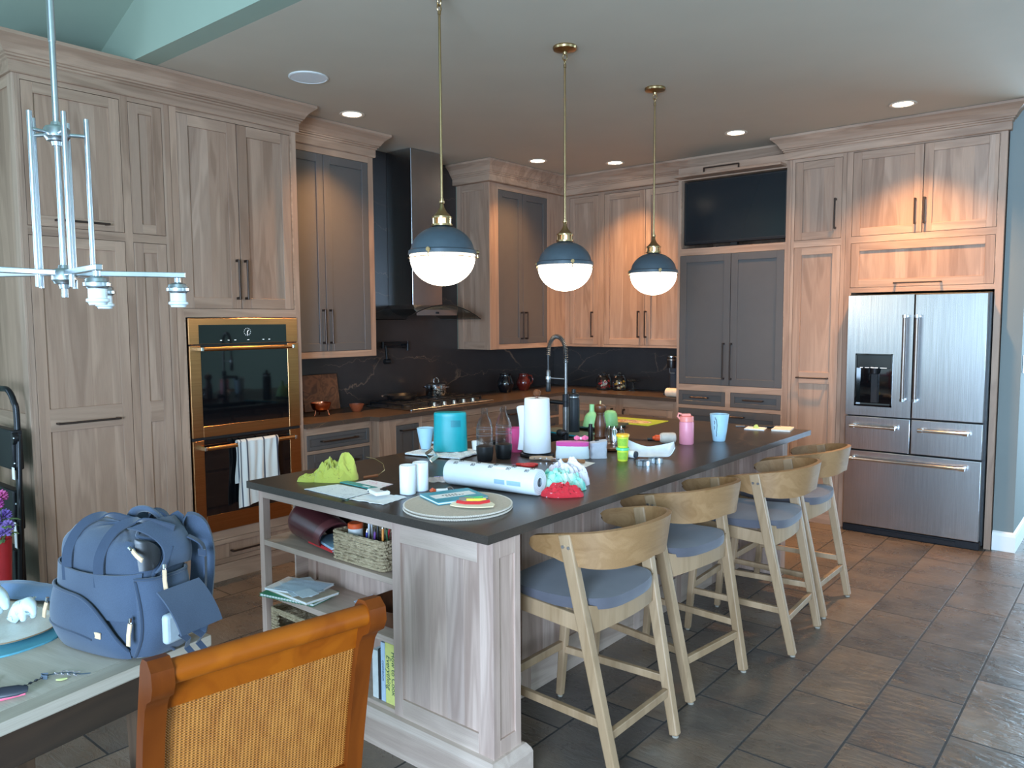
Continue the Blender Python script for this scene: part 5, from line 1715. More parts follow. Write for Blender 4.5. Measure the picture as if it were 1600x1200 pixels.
for nm, l, c, z, dx, r_ in (('ring_binder', 'red folder sticking out of the burgundy tote', S(196, 34, 40), .018, .0, -30), ('magazine', 'pale blue magazine lying above red folder in tote', S(160, 190, 214), .034, .02, -37)):
    t = thing(nm, l, 'folder' if nm == 'ring_binder' else 'magazine', (2.44 + dx, -4.862, S1 + z), r_ + 22)
    MB().box(-.11, .09, -.045, .045, 0, .014 if nm == 'ring_binder' else .01, 0, .001).build('cover', plain(nm + '_cover', c, .45), t)
    MB().box(-.108, .0905, -.043, .043, .003, .0075).build('pages', M_PAPER, t)


def weave(name, c1, c2, sc=46):
    q = NT(name)
    v = q.coord((1, 1, 1.9))
    vo = q.n('ShaderNodeTexVoronoi')
    vo.inputs['Scale'].default_value = sc
    q.l(v, vo.inputs['Vector'])
    nz = q.noise(v, 70, 3)
    q.set(q.mix(nz, c1, c2), .85)
    ad = q.n('ShaderNodeMath', operation='MULTIPLY_ADD')
    ad.inputs[1].default_value = -1
    q.l(vo.outputs['Distance'], ad.inputs[0]); q.l(nz, ad.inputs[2])
    q.bump(ad.outputs[0], 1.0, .01)
    return q.mat
M_SEA = weave('woven_seagrass', S(206, 184, 150), S(146, 122, 92))
def basket(name, label, loc, rz, w, d, h, hole=False):
    t = thing(name, label, 'basket', loc, rz)
    mb = MB()
    rows = max(6, int(h / .0125))
    for r in range(rows):
        z = .008 + r * (h - .012) / (rows - 1)
        pts = []
        nn = 88
        for k in range(nn):
            x, y = oval_pt(2 * PI * k / nn, w / 2, d / 2, 14)
            # skip the handle hole region by pinching
            j = .0022 * math.sin(k * PI / 2 * .98 + (r % 2) * PI)
            s_ = 1 + j / (w / 2)
            pts.append((x * s_, y * (1 + j / (d / 2)), z + .0015 * noise.noise(Vector((k * .4, r, 1)))))
        if hole and .62 * h < z < .88 * h:
            seg = [p for p in pts]
            keep = [(p if not (abs(p[0]) < .045 and p[1] < 0) and not (abs(p[0]) < .045 and p[1] > 0) else None) for p in seg]
            run = []
            for p in keep + keep[:1]:
                if p is None:
                    if len(run) > 2: mb.tube(run, .0068, 6)
                    run = []
                else: run.append(p)
            if len(run) > 2: mb.tube(run, .0068, 6)
        else: mb.tube(pts, .0068, 6, closed=True)
    mb.build('woven_wall', M_SEA, t)
    MB().box(-w / 2 + .006, w / 2 - .006, -d / 2 + .006, d / 2 - .006, 0, .008).build('bottom', M_SEA, t)
    return t
basket('seagrass_basket', 'small seagrass basket full of pens on the top shelf', (2.69, -4.828, S1), 0, .30, .19, .118)
basket('seagrass_basket', 'empty seagrass basket with handle holes on the bottom shelf', (2.255, -4.83, S3), 0, .33, .2, .2, True)
t = thing('glue_pot', 'white glue pot with orange lid in the pen basket', 'bottle', (2.59, -4.85, S1 + .0095))
MB().lathe([(0, 0), (.03, 0), (.03, .105), (.027, .11), (0, .11)], 24).build('body', M_WHITE, t)
MB().lathe([(0, .1105), (.031, .1105), (.031, .128), (.028, .131), (0, .131)], 24).build('lid', plain('orange_lid', S(226, 92, 44), .4), t)
pens = [(2.64, S(236, 236, 240), .17, 'white'), (2.665, S(206, 210, 216), .15, 'silver'), (2.69, S(60, 64, 150), .13, 'blue'), (2.705, S(200, 40, 60), .13, 'red'), (2.725, S(40, 42, 46), .16, 'black'), (2.745, S(110, 60, 140), .14, 'purple'), (2.765, S(226, 170, 50), .165, 'yellow'), (2.785, S(60, 120, 70), .14, 'green'), (2.80, S(222, 140, 60), .16, 'orange')]
for k, (x, c, h, nm) in enumerate(pens):
    t = thing('pen', nm + ' pen standing in the seagrass pen basket', 'pen', (x, -4.80 - .045 * (k % 3), S1 + .0095), 0, 'pens in the basket')
    lean = ((k * 37) % 7 - 3) * .008
    MB().cyl((0, 0, 0), (lean, .01, h - .014), .0045, n=10).build('barrel', plain(nm + '_pen', c, .4), t)
    MB().cyl((lean, .01, h - .014), (lean * 1.1, .0105, h), .0043, .0012, n=10).build('tip', M_BLACK if k % 2 else M_CHROME, t)
t = thing('craft_scissors', 'green handled craft scissors upright in the pen basket', 'scissors', (2.735, -4.785, S1 + .0095))
MB().box(-.005, .005, -.002, .002, 0, .1).build('blade', M_CHROME, t)
mb = MB()
for s_ in (-1, 1): mb.tube([(s_ * .013 + .012 * math.cos(a), 0, .128 + .018 * math.sin(a)) for a in [k * PI / 8 for k in range(16)]], .0035, 6, closed=True)
mb.build('handle', plain('green_grip', S(60, 130, 70), .4), t)
# stack of notebooks on the middle shelf
mz = S2 + .0005
for k, (nm, l, w, d, h, c, dx, dy, r_) in enumerate((('spiral_notebook', 'green spiral notebook at the bottom of the paper stack', .30, .17, .012, S(40, 130, 90), 0, -.01, 8), ('notebook', 'cream-edged notebook under the loose papers', .28, .165, .012, S(206, 190, 166), .02, -.004, -6), ('notebook', 'white exercise book just below the loose papers', .25, .16, .008, S(226, 228, 230), -.02, .004, 12))):
    t = thing(nm, l, 'notebook', (2.24 + dx, -4.872 + dy, mz), r_ + 5)
    MB().box(-w / 2, w / 2, -d / 2, d / 2, 0, .0015).box(-w / 2, w / 2, -d / 2, d / 2, h - .0015, h).build('cover', plain('notebook_cover_%s' % 'abc'[k], c, .5), t)
    MB().box(-w / 2 + .003, w / 2 - .003, -d / 2 + .002, d / 2 - .002, .0015, h - .0015).build('pages', M_PAPER, t)
    if k == 0:
        mb = MB()
        for q in range(18): mb.tube([(-w / 2 + .012 + q * .016, -d / 2 - .001 + .006 * math.cos(a), h / 2 + .0065 * math.sin(a)) for a in [j * PI / 4 for j in range(8)]], .001, 5, closed=True)
        mb.build('spiral', plain('green_wire', S(40, 150, 110), .4), t)
    mz += h + .0005
for k, (l, dx, dy, r_, c) in enumerate((('white loose sheet angled on top of the notebooks', .0, .0, -20, S(222, 232, 240)), ('pale blue printed letter, topmost on the notebook stack', .02, -.005, 16, S(196, 214, 230)), ('small white slip hanging over the shelf front edge', .11, -.055, -10, S(216, 228, 238)))):
    w, d = ((.22, .14), (.2, .14), (.09, .075))[k]
    single(rect_sheet([(-w / 2, -d / 2), (w / 2, -d / 2), (w / 2, d / 2), (-w / 2, d / 2)], .001, .004 if k < 2 else 0, k), 'loose_sheet', l, 'paper', scribble('printed_sheet_%s' % 'abc'[k], c, S(150, 170, 190), 80, .6), (2.24 + dx, -4.872 + dy, mz), r_, 'loose papers on the middle shelf')
    mz += .0055 if k < 2 else .002
single(MB().sheet(lambda u, v: (-.085 + .17 * u, -.05 + .1 * v, .002 + .03 * (1 - u) ** 2), 14, 6, .0012), 'curled_paper', 'pale blue curled paper at back of the middle shelf', 'paper', plain('pale_blue_paper', S(196, 210, 226), .8), (2.64, -4.79, S2), 0)
t = thing('wooden_bowl', 'dark square wooden bowl at right of the middle shelf', 'bowl', (2.80, -4.83, S2), 0)
mb = MB()
prof = [(.5, 0), (.55, .004), (1.0, .085), (1.02, .088), (.97, .086), (.5, .01), (.01, .009)]
N = 32
vs = [(x * k * .105, y * k * .1, z) for k, z in prof for x, y in oval(N, 1, 1, 6)]
mb.add(vs, [(i * N + j, i * N + (j + 1) % N, (i + 1) * N + (j + 1) % N, (i + 1) * N + j) for i in range(len(prof) - 1) for j in range(N)], 0, True)
mb.add(vs[:N], [list(range(N))[::-1]])
mb.build('bowl', M_WALNUT, t)
# cookbooks on the bottom shelf
def book(label, x0, x1, h, d, col, title=None, size=.02, y=-4.925, tcol=None, cat='book'):
    t = thing('cookbook', label, cat, ((x0 + x1) / 2, y, S3), 0, 'cookbooks on the bottom shelf')
    w = (x1 - x0) / 2 - .0008
    MB().box(-w, w, 0, .003, 0, h, 0, .001).box(-w, -w + .002, .003, d, 0, h).box(w - .002, w, .003, d, 0, h).build('cover', plain('cover_' + label.split()[0], col, .5), t)
    MB().box(-w + .002, w - .002, .003, d - .004, .003, h - .004).build('pages', M_PAPER, t)
    if title:
        for tx, xo, s_ in title:
            M = Matrix.Translation((xo, -.0002, h * .52)) @ Matrix.Rotation(PI / 2, 4, 'Y') @ Matrix.Rotation(PI / 2, 4, 'X')
            text_mesh('title', tx, s_, M, tcol or M_INK, t, shear=.3 if 'very' in tx else 0)
    return t
M_GRNINK = plain('dark_green_ink', S(52, 84, 70), .6)
book('yellow cookbook with title on spine, rightmost of the books', 2.842, 2.906, .238, .18, S(226, 222, 130), [('How to Cook', .014, .03), ('Everything', -.014, .032)], tcol=M_GRNINK)
book('pale blue paperback left of the yellow cookbook', 2.816, 2.8415, .232, .17, S(186, 204, 222), [('COOKBOOK', 0, .014)], tcol=plain('blue_ink', S(60, 84, 130), .6))
book('black book left of the blue paperback', 2.80, 2.8155, .2, .17, S(34, 34, 38))
book('white book with dark bands, leftmost of books', 2.766, 2.7995, .19, .17, S(216, 216, 212))

# ------------------------------------------------------------------ counters along the walls
CT = .9148
t = thing('chopping_board', 'large wooden chopping board leaning on stone by the ovens', 'board', (.085, -3.12, CT), 90)
Mt = Matrix.Rotation(math.radians(-8), 4, 'X')
MB().box(-.18, .155, -.0, .025, .0035, .285, 0, .003, 2, M=Mt).build('board', [M_BOARD], t)
t = thing('copper_bowl', 'footed copper bowl in front of the chopping board', 'bowl', (.33, -3.335, CT))
M_COPPER = plain('hammered_copper', S(196, 118, 84), .25, 1.0, .08, 60, .3)
MB().lathe([(0, .03), (.03, .031), (.06, .05), (.074, .085), (.075, .098), (.071, .098), (.07, .085), (.056, .054), (.028, .036), (0, .035)], 36).build('bowl', M_COPPER, t)
for k in range(3):
    a = k * 2 * PI / 3 + .6
    MB().tube([(.05 * math.cos(a), .05 * math.sin(a), .044), (.056 * math.cos(a), .056 * math.sin(a), .02), (.064 * math.cos(a), .064 * math.sin(a), .004)], [.006, .004, .005], 8).build('foot', M_COPPER, t)
single(MB().lathe([(0, 0), (.03, 0), (.034, .004), (.054, .045), (.057, .058), (.053, .058), (.05, .045), (.03, .01), (0, .009)], 32), 'small_bowl', 'small terracotta bowl left of the cooktop', 'bowl', plain('terracotta_glaze', S(146, 74, 46), .35, 0, .1), (.315, -2.99, CT))
PZ = CT + .0482
t = thing('frying_pan', 'black frying pan with steel handle on the left burner', 'pan', (.25, -2.47, PZ), 0)
MB().lathe([(0, 0), (.1, 0), (.108, .004), (.132, .036), (.134, .04), (.129, .04), (.104, .007), (0, .006)], 44).build('pan', M_BLACK, t)
MB().tube([(.02, -.125, .03), (.05, -.18, .048), (.09, -.26, .058), (.115, -.30, .056)], [.007, .007, .009, .008], 10).build('handle', M_CHROME, t)
t = thing('sauce_pot', 'shiny steel sauce pot with lid on the cooktop', 'pot', (.25, -2.06, PZ), 30)
MB().lathe([(0, 0), (.086, 0), (.09, .005), (.09, .088), (.093, .09), (.09, .092), (0, .092)], 40).build('pot', M_CHROME, t)
lid = MB().lathe([(0, .093), (.092, .093), (.092, .097), (.06, .112), (0, .118)], 40).build('lid', M_CHROME, t)
MB().tube([(-.022, 0, .115), (-.02, 0, .14), (-.008, 0, .152), (.008, 0, .152), (.02, 0, .14), (.022, 0, .115)], .005, 8).build('lid_handle', M_CHROME, lid)
for s_ in (-1, 1): MB().tube([(s_ * .088, -.025, .07), (s_ * .112, -.02, .074), (s_ * .116, 0, .075), (s_ * .112, .02, .074), (s_ * .088, .025, .07)], .0045, 8).build('side_handle', M_CHROME, t)
def jug(label, loc, rz, s_, col):
    t = thing('ceramic_jug', label, 'jug', loc, rz, 'glazed jugs')
    MB().lathe([(0, 0), (.05 * s_, 0), (.056 * s_, .006), (.078 * s_, .06 * s_), (.08 * s_, .095 * s_), (.062 * s_, .14 * s_), (.052 * s_, .16 * s_), (.056 * s_, .182 * s_), (.052 * s_, .182 * s_), (.048 * s_, .16 * s_), (0, .15 * s_)], 36).build('body', col, t)
    MB().tube([(.052 * s_, 0, .165 * s_), (.09 * s_, 0, .165 * s_), (.105 * s_, 0, .125 * s_), (.098 * s_, 0, .085 * s_), (.076 * s_, 0, .07 * s_)], .008, 8).build('handle', col, t)
jug('glossy black jug standing on the counter by the corner', (.205, -1.07, CT), -20, 1.0, plain('black_glaze', S(22, 22, 26), .08, 0, .1, Coat_Weight=.5))
jug('glossy red-brown jug right of the black jug', (.215, -.80, CT), 20, .9, plain('red_brown_glaze', S(92, 30, 24), .1, 0, .15, Coat_Weight=.5))
def jar(label, loc, r, h, lid, candy=None):
    t = thing('candy_jar', label, 'jar', loc, 0, 'glass jars on back counter')
    MB().lathe([(0, 0), (r * .8, 0), (r * .95, .01), (r, h * .4), (r * .92, h * .72), (r * .62, h * .86), (r * .66, h * .9), (r * .62, h * .9), (r * .88, h * .72), (r * .95, h * .4), (r * .9, .014), (0, .008)], 28).build('glass', M_GLASS, t)
    l = MB().lathe([(0, h * .9), (r * .7, h * .9), (r * .7, h * .93), (r * .3, h * .98), (r * .14, h), (r * .2, h * 1.05), (0, h * 1.09)], 24).build('lid', M_GLASS if lid is None else lid, t)
    if candy:
        for k in range(22):
            a = k * 2.4
            rr = r * .72 * math.sqrt(((k * 7) % 22) / 22)
            MB().tube([(rr * math.cos(a), rr * math.sin(a), .018 + h * .42 * k / 22), (rr * math.cos(a) + .012, rr * math.sin(a) + .006, .028 + h * .42 * k / 22)], .011, 8).build('sweet', candy[k % len(candy)], t)
CA = [plain('red_sweet', S(196, 36, 40), .3), plain('white_sweet', S(232, 226, 218), .3), plain('dark_red_sweet', S(130, 26, 30), .3)]
CB = [plain('gold_sweet', S(226, 170, 60), .3), plain('brown_sweet', S(110, 60, 34), .35), plain('cream_sweet', S(226, 206, 160), .4)]
jar('glass jar of red and white sweets on back counter', (.84, -.30, CT), .078, .165, None, CA)
jar('glass jar with gold sweets, middle of back counter jars', (1.0, -.27, CT), .07, .165, None, CB)
t = thing('glass_stand', 'small clear glass pedestal dish right of the sweet jars', 'dish', (1.14, -.24, CT))
MB().lathe([(0, 0), (.04, 0), (.04, .004), (.008, .012), (.006, .08), (.01, .085), (.055, .095), (.06, .115), (.057, .115), (.052, .1), (0, .09)], 28).build('stand', M_GLASS, t)
t = thing('soda_maker', 'black and steel carbonating machine beside the grey media unit', 'appliance', (1.64, -.33, CT), 0)
MB().box(-.055, .055, -.02, .1, 0, .36, 0, .02, 3).box(-.055, .055, -.13, .1, 0, .02, 0, .006, 2).build('tower', plain('slate_plastic', S(48, 56, 66), .35), t)
MB().lathe([(0, .25), (.036, .25), (.038, .26), (.038, .345), (.036, .35), (0, .35)], 28, (0, -.075, 0)).build('head', M_BLACK, t)
MB().lathe([(.0385, .32), (.0395, .322), (.0395, .328), (.0385, .33)], 28, (0, -.075, 0)).lathe([(0, .35), (.037, .35), (.037, .36), (0, .361)], 28, (0, -.075, 0)).build('steel_ring', M_NICKEL, t)
MB().box(-.008, .05, -.1, -.09, .2, .208).box(-.008, .0, -.1, -.09, .2, .25).build('bracket', M_NICKEL, t)
t = thing('kitchen_roll', 'spare roll of cream paper lying at counter end', 'roll', (1.735, -.565, CT + .0405), 0)
MB().lathe([(.014, -.055), (.036, -.055), (.04, -.05), (.04, .06), (.036, .064), (.014, .064)], 32, M=Matrix.Rotation(PI / 2, 4, 'Y') @ Matrix.Rotation(0, 4, 'X')).build('paper', plain('cream_tissue', S(236, 216, 190), .85), t)
MB().lathe([(.0, -.05), (.0145, -.05), (.0145, .06), (0, .06)], 20, M=Matrix.Rotation(PI / 2, 4, 'Y')).build('core', plain('dark_core', S(40, 34, 30), .8), t)
t = thing('light_switch', 'metal light switch plate on side wall by the fridge', 'switch', (4.3652, -.52, 1.29), 90)
MB().box(-.04, .04, -.006, 0, -.06, .06, 0, .002).build('plate', M_NICKEL, t)
MB().box(-.016, .016, -.009, -.006, -.032, .032, 0, .001).build('rocker', M_TRIM, t)
# ------------------------------------------------------------------ dining table
TA = 9.3
t = thing('dining_table', 'bleached wooden dining table in the left foreground', 'table', (3.11, -5.765, 0), TA)
# local frame: x runs away from the right-hand edge (negative = left), y toward the camera is negative
TW, TL = .9, 1.7
mb = MB()
mb.box(-.055, .0, -TL, 0, .728, .76, 1, .004, 2)
for k in range(7):
    y0 = -TL + k * TL / 7
mb.box(-TW, -.0555, -TL, 0, .728, .76, 0, .004, 2)
mb.build('table_top', [wood('bleached_plank', S(208, 197, 182), S(184, 170, 152), 'x', rough=.55, wave=.4), wood('bleached_breadboard', S(182, 170, 154), S(152, 138, 120), 'y', rough=.55, wave=.4)], t)
MB().box(-.085, -.06, -TL + .08, -.08, .615, .7275, 0, .002).box(-TW + .06, -TW + .085, -TL + .08, -.08, .615, .7275, 0, .002).box(-TW + .085, -.085, -.1, -.075, .615, .7275, 0, .002).box(-TW + .085, -.085, -TL + .075, -TL + .1, .615, .7275, 0, .002).build('apron', [wood('aged_apron', S(62, 44, 30), S(42, 29, 19), 'y', rough=.6)], t)
for x in (-.13, -TW + .13):
    for y in (-.12, -TL + .12):
        MB().beam((x, y, 0), (x, y, .7275), .045, .045, .075, .075, (0, 1, 0), 0, .004).build('leg', [wood('aged_leg', S(92, 68, 48), S(64, 46, 32), 'z', rough=.6)], t)
TT = .7605

# ------------------------------------------------------------------ cane-backed chair
t = thing('cane_chair', 'orange cherry wood chair with woven cane back in the foreground', 'chair', (3.612, -6.172, 0), 81.4)
# local x along the back (away from camera), local y = away from the seat is negative here, so seat lies at +y
def post_prof():
    # side profile (depth d, height z), d positive toward the sitter's back
    P_ = [(-.215, 0), (-.17, .0), (-.135, .25), (-.105, .45), (-.075, .62), (-.038, .80), (-.018, .865), (-.004, .885), (.022, .90), (.034, .925), (.03, .955), (.008, .972), (-.02, .968), (-.036, .95), (-.05, .90), (-.078, .80), (-.115, .62), (-.145, .45), (-.172, .25)]
    return P_
MX = Matrix(((0, 0, 1, 0), (-1, 0, 0, 0), (0, 1, 0, 0), (0, 0, 0, 1)))   # (d,z,h) -> (h, -d, z)
W = .51
for x0 in (0, W - .042):
    mb = MB().prism(post_prof(), x0, x0 + .042, M=MX, sm=True)
    mb.build('post', M_CHERRY, t)
rail = MB()
def yz(z): # front-of-back centre line depth at height z
    pts = [(.45, -.125), (.62, -.095), (.80, -.058), (.9, -.034), (.95, -.006)]
    for (a, b), (c, d) in zip(pts[:-1], pts[1:]):
        if z <= c: return b + (d - b) * (z - a) / (c - a)
    return pts[-1][1]
rail.cyl((.042, -.004, .938), (W - .042, -.004, .938), .0245, n=28)
rail.sheet(lambda u, v: (.042 + (W - .084) * u, -yz(.85 + .075 * v), .85 + .075 * v), 3, 8, .02)
rail.build('crest_rail', M_CHERRYR, t)
MB().sheet(lambda u, v: (.042 + (W - .084) * u, -yz(.495 + .04 * v), .495 + .04 * v), 3, 3, .022).build('lower_rail', M_CHERRY, t)


def cane():
    q = NT('woven_cane')
    tc = q.n('ShaderNodeTexCoord')
    sp = q.n('ShaderNodeSeparateXYZ')
    q.l(tc.outputs['Object'], sp.inputs[0])
    def sn(sock, f, ph=0):
        m = q.n('ShaderNodeMath', operation='MULTIPLY'); m.inputs[1].default_value = f
        q.l(sock, m.inputs[0])
        a = q.n('ShaderNodeMath', operation='ADD'); a.inputs[1].default_value = ph
        q.l(m.outputs[0], a.inputs[0])
        s_ = q.n('ShaderNodeMath', operation='SINE')
        q.l(a.outputs[0], s_.inputs[0])
        return s_.outputs[0]
    a = sn(sp.outputs['X'], 2 * PI / .0084)
    # horizontal strands alternate over / under every second warp
    tw = q.n('ShaderNodeMath', operation='MULTIPLY_ADD'); tw.inputs[1].default_value = .5
    q.l(sp.outputs['X'], tw.inputs[0]); q.l(sp.outputs['Z'], tw.inputs[2])
    b = sn(tw.outputs[0], 2 * PI / .0062)
    pr = q.n('ShaderNodeMath', operation='MULTIPLY')
    q.l(a, pr.inputs[0]); q.l(b, pr.inputs[1])
    mr = q.n('ShaderNodeMapRange'); mr.inputs['From Min'].default_value = -1
    q.l(pr.outputs[0], mr.inputs['Value'])
    ah = q.n('ShaderNodeMath', operation='MULTIPLY_ADD'); ah.inputs[1].default_value = .35
    q.l(a, ah.inputs[0]); q.l(mr.outputs[0], ah.inputs[2])
    nz = q.noise(q.coord((40, 40, 8)), 1.5, 4)
    c = q.ramp(mr.outputs[0], [(0, S(90, 42, 8)), (.4, S(156, 86, 24)), (1, S(190, 120, 42))])
    c = q.mix(.35, c, q.ramp(nz, [(.3, S(142, 80, 24)), (.7, S(202, 134, 58))]))
    q.set(c, .5)
    q.bump(ah.outputs[0], .7, .003)
    return q.mat
MB().sheet(lambda u, v: (.04 + (W - .08) * u, -yz(.53 + .325 * v), .53 + .325 * v), 6, 14, .006).build('cane_panel', cane(), t)
mb = MB().beam((.0, .12, .43), (.0, .53, .43), .04, .06, side=(1, 0, 0)).beam((W, .12, .43), (W, .53, .43), .04, .06, side=(1, 0, 0)).beam((0, .53, .43), (W, .53, .43), .04, .06, side=(0, 1, 0))
mb.build('seat_frame', M_CHERRY, t)
MB().box(.02, W - .02, .1, .53, .44, .48, 0, .015, 3).build('seat_pad', fabric('cream_seat', S(200, 184, 150), S(216, 200, 170), 400), t)
for x in (.02, W - .02): MB().beam((x, .5, 0), (x, .5, .43), .035, .035, .045, .045, (0, 1, 0)).build('front_leg', M_CHERRY, t)

# ------------------------------------------------------------------ backpack
BW, BD, BH = .18, .092, .35
t = thing('backpack', 'blue canvas backpack with tan zip pulls standing on the table', 'backpack', (2.962, -5.930, TT), 12)
t.scale = (1, 1, .9)
def hw(z):
    k = z / BH
    return BW * (.86 + .14 * min(1, k / .28) ** .6) * (1 - .10 * max(0, (k - .45) / .55)) * math.sqrt(max(0.02, 1 - max(0, (k - .84) / .16) ** 2.4 * .75))
def hd(z):
    k = z / BH
    return BD * (.9 + .1 * min(1, k / .2)) * (1 - .16 * max(0, (k - .35) / .65)) * math.sqrt(max(0.02, 1 - max(0, (k - .84) / .16) ** 2.2 * .85))
EX = 4.0
def wr(x, y, z, a=.004):
    return a * noise.noise(Vector((x * 14, y * 14, z * 11 + 3))) + a * .5 * noise.noise(Vector((x * 40, y * 30, z * 24)))
def bag(u, v):
    a = u * 2 * PI
    if v < .06: k, z = v / .06, 0
    elif v > .94: k, z = (1 - v) / .06, BH
    else: k, z = 1, (v - .06) / .88 * BH
    x, y = oval_pt(a, hw(z), hd(z), EX)
    r = 1 + wr(x, y, z) / .12
    sag = -.012 * (x / BW) if v > .9 else 0
    return (x * k * r, y * k * r, max(0, z + (wr(x * 2, y * 2, z, .006) if .1 < v else 0) + sag * (z / BH)))
MB().grid(bag, 88, 54, cu=True).build('body', M_BAG, t)
def fy(x, z, off=0):  # front skin
    return -hd(z) * max(0, 1 - min(1, abs(x) / hw(z)) ** EX) ** (1 / EX) - off
def sx(y, z, off=0):  # right side skin
    return hw(z) * max(0, 1 - min(1, abs(y) / hd(z)) ** EX) ** (1 / EX) + off
# upper slip pocket on the front
MB().sheet(lambda u, v: (-.182 + .345 * u, fy(-.182 + .345 * u, .12 + .128 * v, .004 + .012 * math.sin(PI * u) * v), .12 + .128 * v - .012 * math.sin(PI * u)), 36, 14, .005).build('slip_pocket', M_BAG, t)
# lower bulging pocket
def low(u, v):
    x = -.186 + .318 * u
    top = .178 - .02 * u - .13 * max(0, (u - .45) / .55) ** 2.2
    z = .006 + (top - .006) * v
    b = .03 * math.sin(PI * min(1, .12 + .88 * u)) ** .7 * math.sin(PI * (.12 + .78 * v)) ** .8
    return (x, fy(x, z, .005 + b), z)
MB().sheet(low, 40, 22, .004).build('front_pocket', M_BAG, t)
zp = [low(u, 1.0) for u in [k / 30 for k in range(31)]]
MB().tube([(p[0], p[1] - .004, p[2] + .002) for p in zp], .0042, 8).build('pocket_zip', M_BAGD, t)
zp = [low(u, .42 - .02 * u) for u in [.02 + k / 40 for k in range(29)]]
MB().tube([(p[0], p[1] - .003, p[2]) for p in zp], .003, 6).build('pocket_seam', M_BAGD, t)
# main zip running down the front-right edge and over the top
cz_ = [(.172, fy(.172, z, .006) - .003, z) for z in (.01, .06, .12, .18, .24, .29)]
zz = smooth(cz_ + [(.165, fy(.165, .315, .003), .322), (.14, -.05, .347), (.10, .0, .358)], 6)
MB().tube(zz, .0055, 8).build('main_zip', M_BAGD, t)
zz2 = [(p.x + .017, p.y + .012, p.z) for p in zz[:34]]
MB().tube(zz2, .004, 8).build('edge_piping', M_BAGD, t)
# side pocket on the right with a hanging flap
def side_p(u, v):
    y = -.078 + .15 * u
    z = .012 + .225 * v
    b = .03 * (math.sin(PI * min(1, max(0, u * 1.0))) ** .4) * (math.sin(PI * (.08 + .84 * v)) ** .35)
    return (sx(y, z, .003 + b), y, z)
MB().sheet(side_p, 24, 26, .004).build('side_pocket', M_BAG, t)
edge = [side_p(.03, v) for v in [k / 20 for k in range(20)]] + [side_p(.03 + .94 * k / 14, .985) for k in range(15)]
MB().tube([(p[0] + .003, p[1] - .002, p[2]) for p in edge], .0045, 8).build('side_zip', M_BAGD, t)
MB().sheet(lambda u, v: (sx(-.03, .19, .032) + .012 + .095 * v - .028 * v * v, -.065 + .125 * u + .012 * v, .205 - .085 * v - .028 * v * v), 14, 16, .005).build('flap', M_BAG, t)
MB().box(-.012, .012, -.045, .025, -.05, .035, 0, .011, 3, M=Matrix.Translation((sx(0, .12, .035) + .014, -.012, .105))).build('tissue_pack', plain('white_tissue_pack', S(168, 178, 182), .5), t)
for k, (y, b) in enumerate(((.0, .05), (.035, .09))):
    MB().ribbon([(sx(0, .1, .03) + .045, y - .03, .085), (sx(0, .1, .03) + .05 + .01 * k, y - .01, .06), (sx(0, .1, .03) + .03, y + .0, .03), (sx(0, .1, .03) + .05, y + .005, .008)], .016, .002, (0, 1, .3)).build('webbing_tail', M_BAGD, t)
# black sheet for the shade inside an open slit, raised panel on top right
def gap(u, v):
    z = .255 + .088 * v
    y = -.066 + .05 * u * math.sin(PI * (.1 + .9 * v)) ** .6
    return (sx(y, min(z, .3), .010) - .10 * max(0, z - .3) , y, z)
MB().sheet(gap, 8, 14, .004).build('slit_shade', M_BLACK, t)
def tpan(u, v):
    z = .245 + .125 * v
    y0 = -.066 + .052 * math.sin(PI * (.12 + .88 * v)) ** .6
    y = y0 + (.078 - y0) * u
    return (sx(y * .8, .245, .012) + .012 * math.sin(PI * v) - .055 * v ** 2.2, y, z + .008 * math.sin(PI * u))
MB().sheet(tpan, 16, 18, .006).build('top_panel', M_BAG, t)
# top handles
for x0, y0 in ((-.085, -.072), (.045, -.072)):
    MB().ribbon(smooth([(x0, fy(x0, .2, .008), .2), (x0, fy(x0, .28, .008), .285), (x0 + .012, -.055, .352), (x0 + .05, -.02, .378), (x0 + .10, .01, .366), (x0 + .13, .03, .352)], 6), .028, .005, (1, .35, 0)).build('handle_strap', M_BAGD, t)
MB().tube(smooth([(.0, .03, .352), (.02, .035, .385), (.07, .04, .392), (.12, .045, .362)], 6), .012, 10, flat=.6).build('grab_loop', M_BAG, t)
# shoulder straps at the back
for k, (x0, s_) in enumerate(((.12, 1), (-.02, .75))):
    MB().ribbon(smooth([(x0 - .01, .075, .335), (x0 + .01, .095, .355), (x0 + .03 * s_, .118, .33), (x0 + .04 * s_, .128, .25), (x0 + .036 * s_, .122, .14), (x0 + .03, .11, .05), (x0 + .03, .1, .015)], 7), .06, .014, (.8, .6, 0)).build('shoulder_strap', M_BAG, t)
MB().ribbon(smooth([(.175, .07, .32), (.205, .09, .29), (.2, .1, .22), (.205, .09, .14)], 5), .02, .004, (.5, -.8, 0)).build('adjuster_strap', M_BAGD, t)
MB().box(-.014, .014, -.004, .004, -.01, .01, 0, .002, M=Matrix.Translation((.207, .087, .27))).build('buckle', M_BAGD, t)
def pullz(p, d, ln):
    p = Vector(p); d = Vector(d).normalized()
    h = MB().tube([p, p + d * .012], .0045, 8).tube([(p + d * .014 + Vector((.004 * math.cos(a), 0, .004 * math.sin(a)))) for a in [j * PI / 4 for j in range(8)]], .0014, 5, closed=True).build('zip_slider', M_CHROME, t)
    MB().ribbon([p + d * .016, p + d * (.016 + ln * .5) + Vector((0, -.002, .0)), p + d * (.016 + ln)], .013, .003, Vector((d.z, 0, -d.x)) if abs(d.x) + abs(d.z) > .1 else (1, 0, 0)).build('zip_pull', M_TAN, t)
pullz((.14, fy(.14, .3, .008), .322), (.9, -.15, -.35), .05)
pullz((sx(-.03, .23, .034), -.03, .272), (.12, -.05, -.95), .06)
